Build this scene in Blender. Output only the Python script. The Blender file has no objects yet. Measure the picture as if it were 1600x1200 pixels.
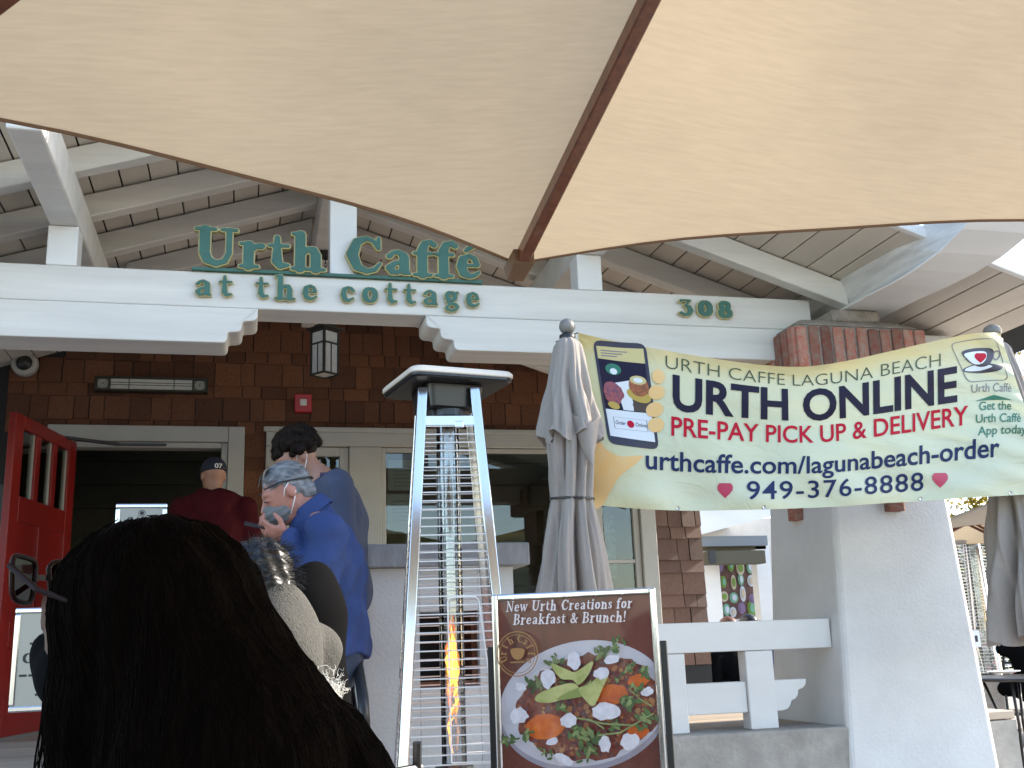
import bpy, bmesh, math, random
import numpy as np
from mathutils import Vector, Matrix
random.seed(7); RNG = np.random.default_rng(7)
SC = bpy.context.scene; COL = SC.collection
# ---------------------------------------------------------------- camera
FPX, PITCH, ROLL, YAW, EYE = 1650.0, math.radians(13.93), math.radians(-2.09), math.radians(14.2), 1.10
_f = np.array([math.sin(YAW)*math.cos(PITCH), math.cos(YAW)*math.cos(PITCH), math.sin(PITCH)])
_rt = np.array([math.cos(YAW), -math.sin(YAW), 0.0]); _up = np.cross(_rt, _f)
_r = math.cos(ROLL)*_rt + math.sin(ROLL)*_up; _u = -math.sin(ROLL)*_rt + math.cos(ROLL)*_up
CAM = np.array([0, 0, EYE])
cd = bpy.data.cameras.new('camera'); co = bpy.data.objects.new('camera', cd); COL.objects.link(co)
cd.sensor_width = 36; cd.lens = FPX/1600*36; cd.clip_start = 0.05; cd.clip_end = 400
co.matrix_world = Matrix(((_r[0], _u[0], -_f[0], 0), (_r[1], _u[1], -_f[1], 0), (_r[2], _u[2], -_f[2], EYE), (0, 0, 0, 1)))
SC.camera = co
def ray(x, y): return _f + (x-800)/FPX*_r - (y-600)/FPX*_u
def AY(x, y, Y): d = ray(x, y); return CAM + d*(Y/d[1])
def AZ(x, y, Z): d = ray(x, y); return CAM + d*((Z-EYE)/d[2])
# ---------------------------------------------------------------- sky, sun, exposure
SUN_EL, SUN_AZ = math.radians(30), math.radians(3)      # azimuth from +X towards +Y
w = bpy.data.worlds.new('World'); SC.world = w; w.use_nodes = True
nt = w.node_tree; bg = nt.nodes['Background']; sky = nt.nodes.new('ShaderNodeTexSky')
sky.sky_type = 'NISHITA'; sky.sun_disc = False; sky.sun_elevation = SUN_EL; sky.sun_rotation = math.pi/2 - SUN_AZ
sky.air_density = 1.0; sky.dust_density = .8; sky.ozone_density = 1.0
nt.links.new(sky.outputs[0], bg.inputs[0]); bg.inputs[1].default_value = 0.15
sl = bpy.data.lights.new('sun', 'SUN'); so = bpy.data.objects.new('sun', sl); COL.objects.link(so)
sl.energy = 3.0; sl.angle = math.radians(0.5); sl.color = (1.0, 0.90, 0.76)
sd = Vector((math.cos(SUN_AZ)*math.cos(SUN_EL), math.sin(SUN_AZ)*math.cos(SUN_EL), math.sin(SUN_EL)))
so.rotation_euler = sd.to_track_quat('Z', 'Y').to_euler()
vs = SC.view_settings; vs.view_transform = 'Standard'; vs.look = 'None'; vs.gamma = 1; vs.exposure = 2.0; vs.use_curve_mapping = False
SC.render.engine = 'CYCLES'; SC.cycles.use_denoising = True; SC.cycles.max_bounces = 7
SC.cycles.diffuse_bounces = 4; SC.cycles.transparent_max_bounces = 16; SC.cycles.sample_clamp_indirect = 6
# ---------------------------------------------------------------- helpers
IDT = Matrix.Identity(4); WINV = {}
def tag(o, label=None, cat=None, group=None, kind=None):
    for k, v in (('label', label), ('category', cat), ('group', group), ('kind', kind)):
        if v: o[k] = v
    return o
def empty(name, loc=(0, 0, 0), label=None, cat=None, group=None):
    o = bpy.data.objects.new(name, None); COL.objects.link(o); o.location = loc; o.empty_display_size = .1
    WINV[o.name] = Matrix.Translation(-Vector(loc)); return tag(o, label, cat, group)
def link(name, me, mat, parent=None, smooth=False):
    o = bpy.data.objects.new(name, me); COL.objects.link(o)
    if mat is not None and len(me.materials) == 0: me.materials.append(mat)
    if smooth:
        me.polygons.foreach_set('use_smooth', [True]*len(me.polygons))
    if parent is not None:
        o.parent = parent; o.matrix_parent_inverse = WINV.get(parent.name, IDT)
    return o
def pydata(name, V, F, mat, parent=None, smooth=False):
    me = bpy.data.meshes.new(name)
    me.from_pydata([tuple(map(float, v)) for v in V], [], [tuple(int(i) for i in f) for f in F]); me.update()
    return link(name, me, mat, parent, smooth)
class MB:
    def __init__(s): s.V = []; s.F = []
    def add(s, V, F):
        b = len(s.V); s.V += [tuple(map(float, v)) for v in V]; s.F += [tuple(int(i)+b for i in f) for f in F]; return s
    def box(s, x0, x1, y0, y1, z0, z1):
        return s.add([(x, y, z) for z in (z0, z1) for y in (y0, y1) for x in (x0, x1)],
              [(0, 2, 3, 1), (4, 5, 7, 6), (0, 1, 5, 4), (2, 6, 7, 3), (0, 4, 6, 2), (1, 3, 7, 5)])
    def hexa(s, b, t):       # 4 bottom pts, 4 top pts (ccw)
        return s.add(list(b)+list(t), [(3, 2, 1, 0), (4, 5, 6, 7)]+[(i, (i+1) % 4, 4+(i+1) % 4, 4+i) for i in range(4)])
    def bar(s, a, b, w, h, up=(0, 0, 1)):   # rectangular bar from a to b
        a = Vector(a); b = Vector(b); d = (b-a).normalized(); up = Vector(up)
        sx = d.cross(up).normalized()*w/2; sz = sx.cross(d).normalized()*h/2
        return s.hexa([a-sx-sz, a+sx-sz, a+sx+sz, a-sx+sz], [b-sx-sz, b+sx-sz, b+sx+sz, b-sx+sz])
    def tube(s, pts, r, n=8, cap=True):
        pts = [Vector(p) for p in pts]; R = r if hasattr(r, '__len__') else [r]*len(pts); V = []; F = []
        prev = None
        for i, p in enumerate(pts):
            d = (pts[min(i+1, len(pts)-1)]-pts[max(i-1, 0)])
            d = d.normalized() if d.length > 1e-9 else Vector((0, 0, 1))
            ref = prev if prev is not None else (Vector((0, 0, 1)) if abs(d.z) < .9 else Vector((1, 0, 0)))
            a = (ref - d*ref.dot(d)).normalized(); b = d.cross(a); prev = a
            for k in range(n):
                t = 2*math.pi*k/n; V.append(p+(a*math.cos(t)+b*math.sin(t))*R[i])
        m = len(pts)
        for i in range(m-1):
            for k in range(n): F.append((i*n+k, i*n+(k+1) % n, (i+1)*n+(k+1) % n, (i+1)*n+k))
        if cap: F.append(tuple(range(n-1, -1, -1))); F.append(tuple((m-1)*n+k for k in range(n)))
        return s.add(V, F)
    def lathe(s, c, prof, n=20):            # prof: (r, z) list
        V = []; F = []; m = len(prof)
        for r, z in prof:
            for k in range(n): t = 2*math.pi*k/n; V.append((c[0]+r*math.cos(t), c[1]+r*math.sin(t), c[2]+z))
        for i in range(m-1):
            for k in range(n): F.append((i*n+k, i*n+(k+1) % n, (i+1)*n+(k+1) % n, (i+1)*n+k))
        F.append(tuple(range(n-1, -1, -1))); F.append(tuple((m-1)*n+k for k in range(n))); return s.add(V, F)
    def prism(s, poly, f0, f1):             # 2D poly -> two rings by functions
        n = len(poly); V = [f0(*p) for p in poly]+[f1(*p) for p in poly]
        return s.add(V, [tuple(range(n-1, -1, -1)), tuple(range(n, 2*n))]+[(i, (i+1) % n, n+(i+1) % n, n+i) for i in range(n)])
    def build(s, name, mat, parent=None, smooth=False, bevel=0, seg=2):
        o = pydata(name, s.V, s.F, mat, parent, smooth)
        me = o.data
        bm = bmesh.new(); bm.from_mesh(me); bmesh.ops.recalc_face_normals(bm, faces=bm.faces)
        if bevel:
            es = [e for e in bm.edges if len(e.link_faces) == 2 and e.calc_face_angle(0) > .6]
            bmesh.ops.bevel(bm, geom=es, offset=bevel, segments=seg, affect='EDGES', profile=.5)
            if smooth is False and seg > 1: pass
        bm.to_mesh(me); bm.free(); me.update(); return o
def copy_tree(o, parent=None):
    c = o.copy(); COL.objects.link(c)
    if parent is not None: c.parent = parent; c.matrix_parent_inverse = o.matrix_parent_inverse.copy()
    for ch in [x for x in bpy.data.objects if x.parent == o]: copy_tree(ch, c)
    return c
# ---------------------------------------------------------------- materials
def mat(name, col, rough=.6, metal=0, var=0, vscale=6, bump=0, bscale=40, rand=0, stretch=(1, 1, 1), spec=.5, col2=None, coat=0, detail=6, sheen=0):
    m = bpy.data.materials.new(name); m.use_nodes = True; n = m.node_tree.nodes; L = m.node_tree.links; b = n['Principled BSDF']
    b.inputs['Roughness'].default_value = rough; b.inputs['Metallic'].default_value = metal
    b.inputs['Specular IOR Level'].default_value = spec; b.inputs['Coat Weight'].default_value = coat
    if sheen: b.inputs['Sheen Weight'].default_value = sheen
    b.inputs['Base Color'].default_value = (*col, 1); src = None
    tc = n.new('ShaderNodeTexCoord'); mp = n.new('ShaderNodeMapping'); mp.inputs['Scale'].default_value = stretch
    L.new(tc.outputs['Object'], mp.inputs['Vector'])
    if rand:
        oi = n.new('ShaderNodeObjectInfo'); ad = n.new('ShaderNodeVectorMath'); ad.operation = 'MULTIPLY_ADD'
        ad.inputs[1].default_value = (9, 9, 9); L.new(oi.outputs['Random'], ad.inputs[0]); L.new(mp.outputs[0], ad.inputs[2]); vec = ad.outputs[0]
    else: vec = mp.outputs[0]
    if var or col2:
        ns = n.new('ShaderNodeTexNoise'); ns.inputs['Scale'].default_value = vscale; ns.inputs['Detail'].default_value = detail; ns.inputs['Roughness'].default_value = .65
        L.new(vec, ns.inputs['Vector']); rp = n.new('ShaderNodeValToRGB'); L.new(ns.outputs['Fac'], rp.inputs['Fac'])
        rp.color_ramp.elements[0].position = .32; rp.color_ramp.elements[1].position = .68
        c2 = col2 if col2 else tuple(c*(1-var) for c in col)
        rp.color_ramp.elements[0].color = (*c2, 1); rp.color_ramp.elements[1].color = (*(min(1, c*(1+var*.35)) for c in col), 1); src = rp.outputs['Color']
    if rand:
        hs = n.new('ShaderNodeHueSaturation'); mr = n.new('ShaderNodeMapRange'); mr.inputs['To Min'].default_value = 1-rand; mr.inputs['To Max'].default_value = 1+rand*.8
        L.new(oi.outputs['Random'], mr.inputs['Value']); L.new(mr.outputs[0], hs.inputs['Value'])
        if src: L.new(src, hs.inputs['Color'])
        else: hs.inputs['Color'].default_value = (*col, 1)
        src = hs.outputs[0]
    if src: L.new(src, b.inputs['Base Color'])
    if bump:
        n2 = n.new('ShaderNodeTexNoise'); n2.inputs['Scale'].default_value = bscale; n2.inputs['Detail'].default_value = 5; L.new(vec, n2.inputs['Vector'])
        bp = n.new('ShaderNodeBump'); bp.inputs['Strength'].default_value = bump; bp.inputs['Distance'].default_value = .01
        L.new(n2.outputs['Fac'], bp.inputs['Height']); L.new(bp.outputs[0], b.inputs['Normal'])
    return m
def glassmat(name, tint=(1, 1, 1), refl=1.0, rough=0.0, ior=1.5, dirt=0.0):
    m = bpy.data.materials.new(name); m.use_nodes = True; n = m.node_tree.nodes; L = m.node_tree.links; n.remove(n['Principled BSDF'])
    t = n.new('ShaderNodeBsdfTransparent'); t.inputs[0].default_value = (*tint, 1); g = n.new('ShaderNodeBsdfGlossy'); g.inputs['Roughness'].default_value = rough
    fr = n.new('ShaderNodeFresnel'); fr.inputs[0].default_value = ior; mu = n.new('ShaderNodeMath'); mu.operation = 'MULTIPLY_ADD'; mu.inputs[1].default_value = refl; mu.inputs[2].default_value = dirt
    mx = n.new('ShaderNodeMixShader'); L.new(fr.outputs[0], mu.inputs[0]); L.new(mu.outputs[0], mx.inputs[0]); L.new(t.outputs[0], mx.inputs[1]); L.new(g.outputs[0], mx.inputs[2])
    L.new(mx.outputs[0], n['Material Output'].inputs[0]); return m
def clothmat(name, col, tcol, mix=.5, var=.06, wscale=(60, 500, 60), bump=.15, vscale=2.5):
    m = bpy.data.materials.new(name); m.use_nodes = True; n = m.node_tree.nodes; L = m.node_tree.links; n.remove(n['Principled BSDF'])
    tc = n.new('ShaderNodeTexCoord'); ns = n.new('ShaderNodeTexNoise'); ns.inputs['Scale'].default_value = vscale; ns.inputs['Detail'].default_value = 8
    L.new(tc.outputs['Object'], ns.inputs['Vector'])
    mp = n.new('ShaderNodeMapping'); mp.inputs['Scale'].default_value = wscale; L.new(tc.outputs['Object'], mp.inputs[0])
    n2 = n.new('ShaderNodeTexNoise'); n2.inputs['Scale'].default_value = 1; n2.inputs['Detail'].default_value = 4; L.new(mp.outputs[0], n2.inputs['Vector'])
    ad = n.new('ShaderNodeMath'); ad.operation = 'ADD'; L.new(ns.outputs['Fac'], ad.inputs[0]); L.new(n2.outputs['Fac'], ad.inputs[1])
    mr = n.new('ShaderNodeMapRange'); mr.inputs[1].default_value = .6; mr.inputs[2].default_value = 1.4; mr.inputs[3].default_value = 1-var*1.5; mr.inputs[4].default_value = 1+var*.6; L.new(ad.outputs[0], mr.inputs[0])
    outs = []
    for typ, c in (('ShaderNodeBsdfDiffuse', col), ('ShaderNodeBsdfTranslucent', tcol)):
        s = n.new(typ); vm = n.new('ShaderNodeVectorMath'); vm.operation = 'SCALE'; vm.inputs[0].default_value = c; L.new(mr.outputs[0], vm.inputs['Scale']); L.new(vm.outputs[0], s.inputs['Color'])
        bp = n.new('ShaderNodeBump'); bp.inputs['Strength'].default_value = bump; bp.inputs['Distance'].default_value = .004; L.new(ad.outputs[0], bp.inputs['Height']); L.new(bp.outputs[0], s.inputs['Normal']); outs.append(s)
    mx = n.new('ShaderNodeMixShader'); mx.inputs[0].default_value = mix; L.new(outs[0].outputs[0], mx.inputs[1]); L.new(outs[1].outputs[0], mx.inputs[2]); L.new(mx.outputs[0], n['Material Output'].inputs[0]); return m
def emitmat(name, col, s):
    m = bpy.data.materials.new(name); m.use_nodes = True; n = m.node_tree.nodes; L = m.node_tree.links; n.remove(n['Principled BSDF'])
    e = n.new('ShaderNodeEmission'); e.inputs[0].default_value = (*col, 1); e.inputs[1].default_value = s
    t = n.new('ShaderNodeBsdfTransparent'); mx = n.new('ShaderNodeMixShader'); mx.inputs[0].default_value = .42
    L.new(t.outputs[0], mx.inputs[1]); L.new(e.outputs[0], mx.inputs[2]); L.new(mx.outputs[0], n['Material Output'].inputs[0]); return m
M = {}
M['white'] = mat('white_paint', (.74, .74, .73), .5, var=.10, vscale=3, bump=.12, bscale=30, stretch=(.35, 1, 1))
M['whitewood'] = mat('painted_timber', (.70, .68, .64), .55, var=.16, vscale=7, bump=.55, bscale=22, stretch=(.07, 1, 1), rand=.06)
M['board'] = mat('roof_board_paint', (.60, .55, .48), .6, var=.12, vscale=3, bump=.25, bscale=24, stretch=(1, .1, 1), rand=.07)
M['weather'] = mat('weathered_white_timber', (.60, .59, .57), .7, var=.35, vscale=14, bump=.9, bscale=16, stretch=(1, .14, 1.2))
M['trim'] = mat('trim_paint', (.41, .40, .36), .45, var=.08, vscale=4, bump=.08)
M['stucco'] = mat('white_stucco', (.66, .66, .655), .8, var=.11, vscale=2.4, bump=.28, bscale=60)
M['shingle'] = mat('cedar_shingle', (.18, .068, .030), .75, var=.45, vscale=9, bump=.8, bscale=30, rand=.40, stretch=(3.2, 1, .35))
M['shinglelit'] = mat('skylit_shingle', (.20, .112, .082), .8, var=.40, vscale=9, bump=.8, bscale=30, rand=.25, stretch=(3.2, 1, .35))  # paler copy of the cedar shingle, sky and bounce light put into the colour
M['brick'] = mat('red_brick', (.25, .062, .038), .9, var=.5, vscale=26, bump=.8, bscale=60, rand=.5, col2=(.27, .19, .15))
M['mortar'] = mat('mortar', (.30, .26, .22), .9, var=.3, vscale=20, bump=.8, bscale=50)
M['concrete'] = mat('concrete', (.36, .34, .31), .85, var=.28, vscale=7, bump=.4, bscale=60)
M['cap'] = mat('grey_stone_cap', (.33, .335, .35), .8, var=.22, vscale=12, bump=.4, bscale=60, stretch=(2, 1, .6))
M['paving'] = mat('patio_paving', (.21, .195, .18), .85, var=.2, vscale=5, bump=.3, bscale=60)
M['deck'] = mat('deck_board', (.40, .33, .26), .75, var=.3, vscale=8, bump=.4, bscale=30, rand=.15, stretch=(.2, 2, 1))
M['red'] = mat('red_door_paint', (.22, .010, .008), .38, var=.12, vscale=4, bump=.06)
M['olive'] = mat('interior_olive_wall', (.20, .19, .13), .7, var=.1)
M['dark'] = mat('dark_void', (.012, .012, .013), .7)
M['black'] = mat('black_plastic', (.014, .014, .015), .4, var=.2)
M['blackmetal'] = mat('black_metal', (.02, .02, .021), .35, metal=.3)
M['chalk'] = mat('menu_board', (.02, .022, .026), .5, var=.4, vscale=30)
M['steel'] = mat('stainless_steel', (.62, .63, .65), .16, metal=1, var=.08, vscale=3, stretch=(8, 8, .3), bump=.03, bscale=60)
M['wire'] = mat('chromed_wire', (.85, .84, .81), .35, metal=.1)
M['hood'] = mat('black_hood_enamel', (.018, .018, .018), .28)
M['hoodrim'] = mat('hood_rim_sunlit', (.74, .66, .56), .35)  # sunlight on the hood's edge put into the colour as pale tan
M['bronze'] = mat('dark_bronze', (.035, .032, .026), .5, metal=.4)
M['lampglass'] = mat('art_glass', (.55, .54, .50), .35, var=.15, vscale=30)
M['glass'] = glassmat('window_glass', (.82, .86, .84), 1.6)
M['clear'] = glassmat('clear_tube_glass', (.90, .92, .93), 1.8, .03, dirt=.04)
M['poster_glass'] = glassmat('poster_cover', (.98, .98, .98), .3, .05)
M['canopy'] = clothmat('tan_canvas', (.345, .285, .208), (.36, .285, .188), .55, .085, wscale=(11, 85, 40), bump=.5, vscale=2.2)
M['greycloth'] = clothmat('grey_canvas', (.42, .375, .335), (.30, .25, .21), .25, .08)
M['wood'] = mat('varnished_wood', (.17, .050, .016), .35, var=.45, vscale=8, stretch=(6, 6, .6), coat=.4)
M['signgreen'] = mat('sign_green', (.036, .130, .100), .45, var=.2, vscale=10)
M['gold'] = mat('sign_gold', (.52, .45, .20), .5, metal=0, var=.2, vscale=20)
M['signsmall'] = mat('cream_paper', (.36, .345, .29), .6)
M['ink'] = mat('black_ink', (.02, .02, .02), .6)
def plain(n, c, r=.6, **k): M[n] = mat(n, c, r, **k); return M[n]
# ================================================================ SETTING
YB, YW, PF = 5.2, 8.2, 0.65
g = MB().add([(-60, -40, 0), (70, -40, 0), (70, 120, 0), (-60, 120, 0)], [(0, 1, 2, 3)]).build('ground', M['paving']); tag(g, kind='structure')
pf = MB().box(-3.4, 4.2, 5.36, 10.8, .30, .60).build('porch_floor', M['concrete']); tag(pf, kind='structure')
dk = MB().box(-3.8, 3.8, -.066, .066, 0, .044).build('plank', M['deck'], pf, bevel=.004, seg=1)
dk.location = (.4, 5.43, .606)
for i in range(1, 20):
    o = dk.copy(); COL.objects.link(o); o.location = (.4, 5.43+i*.138, .606)
stp = MB()
for i, (y0, h) in enumerate(((4.42, .16), (4.74, .33), (5.06, .50))): stp.box(-1.5, .47, y0, 5.36, .0 if i == 0 else (.16, .33)[i-1]+.002, h)
tag(stp.build('steps', M['concrete'], bevel=.012), kind='structure')

# ---------------------------------------------------------------- the cottage
B = empty('cafe_building', (.4, 5.2, 0), 'white timbered cottage with gabled porch, brown shingle wall and open red door', 'building')
WX0, WX1 = -4.0, 3.65
wall = MB().box(WX0, -1.36, YW, YW+.16, PF, 4.1).box(-.14, .19, YW, YW+.16, PF, 2.70).box(-1.36, WX1, YW, YW+.16, 2.70, 4.1)\
    .box(3.13, WX1, YW, YW+.16, PF, 2.70).box(.19, 3.13, YW, YW+.16, PF, 1.05).box(WX1-.16, WX1, YW+.16, 12.5, PF, 3.3).build('wall', M['dark'], B)
ZR = lambda x: 3.97-.33*abs(x-.44)          # underside of the roof boards
sm = MB().hexa([(-.5, 0, 0), (.5, 0, 0), (.5, -1, 0), (-.5, -1, 0)], [(-.5, 0, 1.08), (.5, 0, 1.08), (.5, -.25, 1.08), (-.5, -.25, 1.08)])
def shingle_mesh(name, m):
    o = sm.build(name, m); me = o.data; bpy.data.objects.remove(o); return me
SHM = [shingle_mesh('shingle', M['shingle']), shingle_mesh('shingle_lit', M['shinglelit'])]
def course(x0, x1, z, h, me, seed):
    r = random.Random(seed); x = x0
    while x < x1-.02:
        wd = r.uniform(.10, .215); wd = min(wd, x1-x)
        if x1-x-wd < .05: wd = x1-x
        o = bpy.data.objects.new('shingle', me); COL.objects.link(o); o.parent = wall
        o.location = (x+wd/2, YW-.001, z+r.uniform(-.005, .004)); o.scale = (wd-r.uniform(.004, .010), r.uniform(.017, .027), h); o.rotation_euler = (0, r.uniform(-.007, .007), 0)
        x += wd
z = .90; k = 0
while z < 3.84:
    h = (.180, .098)[k % 2]
    if z+h > 1.55 and z < 2.66: course(-.052, .107, z, h, SHM[0], k)
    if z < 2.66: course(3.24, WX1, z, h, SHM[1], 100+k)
    if z > 2.60:
        lim = min(3.62, .44+(3.96-z-h*.6)/.33); lo = max(-1.75, .44-(3.96-z-h*.6)/.33)
        if lim > lo+.3: course(lo, lim, z, h, SHM[0], 200+k)
    z += h; k += 1
# door frame
TD = M['trim']
df = MB().box(-.172, -.052, YW-.035, YW+.10, PF, 2.80).box(-1.455, -.174, YW-.035, YW+.10, 2.68, 2.80).box(-1.455, -1.335, YW-.035, YW+.10, PF, 2.678)\
    .box(-.222, -.174, YW-.012, YW+.12, PF, 2.678).box(-1.333, -.224, YW-.012, YW+.12, 2.635, 2.678).box(-1.333, -1.29, YW-.012, YW+.12, PF, 2.633).build('door_frame', TD, B, bevel=.004, seg=1)
# red door leaf, open towards the porch
H = Vector((-1.285, 8.15, 0)); Fp = Vector((-1.50, 7.12, 0)); ud = (Fp-H).normalized(); DW = (Fp-H).length; nd = Vector((-ud.y, ud.x, 0))
def DP(u, t, z): p = H+ud*u+nd*t; return (p.x, p.y, z)
def dbox(mb, u0, u1, t0, t1, z0, z1): return mb.hexa([DP(u0, t0, z0), DP(u1, t0, z0), DP(u1, t1, z0), DP(u0, t1, z0)], [DP(u0, t0, z1), DP(u1, t0, z1), DP(u1, t1, z1), DP(u0, t1, z1)])
door = MB(); st = .135
dbox(door, 0, st, 0, .045, .67, 2.66); dbox(door, DW-st, DW, 0, .045, .67, 2.66)
for z0, z1 in ((2.575, 2.66), (1.98, 2.14), (1.20, 1.36), (.67, .90)): dbox(door, st, DW-st, 0, .045, z0, z1)
lw = (DW-2*st-2*.075)/3
for i in (1, 2): u = st+i*lw+(i-1)*.075; dbox(door, u, u+.075, 0, .045, 2.14, 2.575)
dbox(door, DW/2-.05, DW/2+.05, 0, .045, .90, 1.98)
door = door.build('door', M['red'], B, bevel=.004, seg=1)
for i in range(3):
    u = st+i*(lw+.075); p = MB(); dbox(p, u, u+lw, .02, .025, 2.14, 2.575); p.build('pane', M['glass'], door)
    q = MB(); dbox(q, u-.001, u+.012, -.008, .03, 2.135, 2.58); q.build('pane_bead', TD, door)
for a, b in ((st, DW/2-.05), (DW/2+.05, DW-st)):
    for z0, z1 in ((.90, 1.20), (1.36, 1.98)):
        q = MB(); dbox(q, a-.01, b+.01, .012, .034, z0-.01, z1+.01); q.build('panel', M['red'], door)
q = MB(); dbox(q, DW-.12, DW-.04, -.055, .0, 1.3, 2.2); q.build('push_plate', M['black'], door)
q = MB().bar((-1.30, 7.95, 2.66), (-.95, 8.12, 2.645), .03, .02).bar((-.95, 8.12, 2.645), (-.62, 8.17, 2.655), .025, .015); q.build('closer_arm', M['black'], B)
# window band
wx = lambda x, y: AY(x, y, YW)[0]
wn = MB(); X0, X1 = .107, 3.24
wn.box(X0, X1, YW-.04, YW+.10, 2.655, 2.79).box(X0, X0+.22, YW-.04, YW+.10, 1.05, 2.653)
wn.box(X1-.13, X1, YW-.045, YW+.10, 1.05, 2.653).box(X0+.222, X1-.132, YW-.04, YW+.10, 1.05, 1.20)
wn.box(.74, .99, YW-.036, YW+.10, 1.202, 2.653).box(2.66, 2.74, YW-.036, YW+.10, 1.202, 2.653)
wn.box(X0-.02, X1+.02, YW-.07, YW-.042, 2.762, 2.80)
win = wn.build('window', TD, B, bevel=.005, seg=1)
sash = MB()
def sashf(a, b, z0, z1, w_=.045): sash.box(a, a+w_, YW-.012, YW+.05, z0, z1).box(b-w_, b, YW-.012, YW+.05, z0, z1).box(a+w_, b-w_, YW-.012, YW+.05, z0, z0+w_).box(a+w_, b-w_, YW-.012, YW+.05, z1-w_, z1)
sashf(.329, .738, 1.204, 2.651, .07); sashf(.992, 2.658, 1.204, 2.651, .035); sashf(2.742, 3.106, 1.204, 2.651, .05)
sash.box(2.792, 3.056, YW-.008, YW+.04, 1.72, 1.75)
sash.build('sash', TD, win, bevel=.004, seg=1)
for a, b in ((.39, .69), (1.02, 2.63), (2.78, 3.07)): MB().box(a, b, YW+.02, YW+.025, 1.24, 2.62).build('pane', M['glass'], win)
# room behind
rm = MB().box(-4, 3.45, 11.0, 11.1, PF, 3.6).box(-4, -3.9, YW+.17, 11.0, PF, 3.6).box(-3.9, 3.45, YW+.17, 11.0, 3.5, 3.6)
inr = rm.build('interior_wall', M['olive'], B)
for i in range(12): MB().box(-3.88, 3.45, 10.965, 10.995, PF+.02+i*.235, PF+.02+i*.235+.225).build('siding_board', M['olive'], inr)
MB().box(-1.35, -.80, 10.90, 10.94, 1.4, 2.35).build('menu_board', M['chalk'], B)
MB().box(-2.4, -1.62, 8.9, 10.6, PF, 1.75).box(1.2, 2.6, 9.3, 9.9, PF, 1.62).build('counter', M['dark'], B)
# papers taped in the window and an added card behind the pane
for i, (a, b, z0, z1) in enumerate(((1.05, 1.30, 2.32, 2.56), (1.04, 1.30, 1.98, 2.29))):
    p = MB().box(a, b, YW+.03, YW+.034, z0, z1).build('notice', M['signsmall'], win)
    n_ = MB()
    for j in range(6): n_.box(a+.04, b-.04-.03*(j % 3), YW+.0275, YW+.029, z1-.06-j*.03, z1-.052-j*.03)
    n_.build('lettering', plain('grey_ink%d' % i, (.2, .2, .2)), p)
o = MB().box(2.80, 3.0, 8.5, 8.52, 1.62, 2.15).build('stand_in_card', plain('pale_blue_card', (.35, .45, .52), .6, var=.6, vscale=9, col2=(.05, .07, .10)), B)  # added card standing in for reflections and a white shape in the pane
# ---------------------------------------------------------------- beam with stepped brackets
def rounded(poly, r, n=4):
    out = []; m = len(poly)
    for i, p in enumerate(poly):
        p = Vector(p[:2]); a = Vector(poly[i-1][:2]); b = Vector(poly[(i+1) % m][:2]); rr = r[i] if hasattr(r, '__len__') else r
        if rr <= 0: out.append(tuple(p)); continue
        u = (a-p).normalized(); v = (b-p).normalized()
        rr = min(rr, (a-p).length*.48, (b-p).length*.48)
        for k in range(n+1):
            t = k/n; q = (p+u*rr)*(1-t)**2+p*2*t*(1-t)+(p+v*rr)*t*t; out.append(tuple(q))
    return out
MB().box(-3.1, 3.10, YB, YB+.22, 2.788, 2.972).build('beam', M['whitewood'], B, bevel=.008)
def bracket(pts, name='bracket'):
    MB().prism(pts, lambda x, z: (x, YB-.012, z), lambda x, z: (x, YB+.235, z)).build(name, M['whitewood'], B, bevel=.006)
L_ = [(-3.1, 2.785), (.015, 2.785), (.015, 2.722), (-.058, 2.715), (-.062, 2.662), (-.128, 2.656), (-.132, 2.602), (-3.1, 2.602)]
rr = [0, .004, .03, .012, .028, .012, .032, 0]
bracket(rounded(L_, rr)); cx = .44
bracket(rounded([(.880-x, z_) for x, z_ in L_][::-1], rr[::-1]))
# posts, purlins, rafters, boards
for x in (-.92, .44, 1.78): MB().box(x-.07, x+.07, YB+.004, YB+.144, 2.973, 3.615 if x == .44 else 3.178).build('post', M['white'], B, bevel=.006)
for x in (-.917, 1.80): MB().box(x-.07, x+.07, 4.20, 6.3, 3.18, 3.375).build('purlin', M['whitewood'], B, bevel=.012)
MB().box(.36, .52, 4.20, YW, 3.617, 3.80).build('ridge_beam', M['whitewood'], B, bevel=.012)
def eave_purlin(x0, x1):
    bot = [(5.75 if x0 < 0 else YW, 2.865), (4.80, 2.865), (4.62, 2.872), (4.45, 2.89), (4.28, 2.925), (4.12, 2.985), (3.99, 3.07), (3.91, 3.17), (3.88, 3.28)]
    top = [(4.05, 3.30), (4.08, 3.22), (4.18, 3.14), (4.36, 3.10), (4.6, 3.07), (5.75 if x0 < 0 else YW, 3.065)]
    p = bot+top
    sx = 1 if x0 > 0 else -1; k_ = lambda y: max(0, 5.2-y)*.17*sx
    o = MB().prism(p, lambda y, z: (x0+k_(y)*(1 if sx > 0 else 1.6), y, z), lambda y, z: (x1+k_(y)*(1.6 if sx > 0 else 1), y, z)).build('purlin', M['weather'], B, bevel=.006); o.data.materials.append(M['white'])
    for f in o.data.polygons: f.material_index = 1 if (f.normal.z < -.3 or f.normal.y < -.5) else 0
eave_purlin(3.14, 3.42); eave_purlin(-2.54, -2.26)
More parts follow.
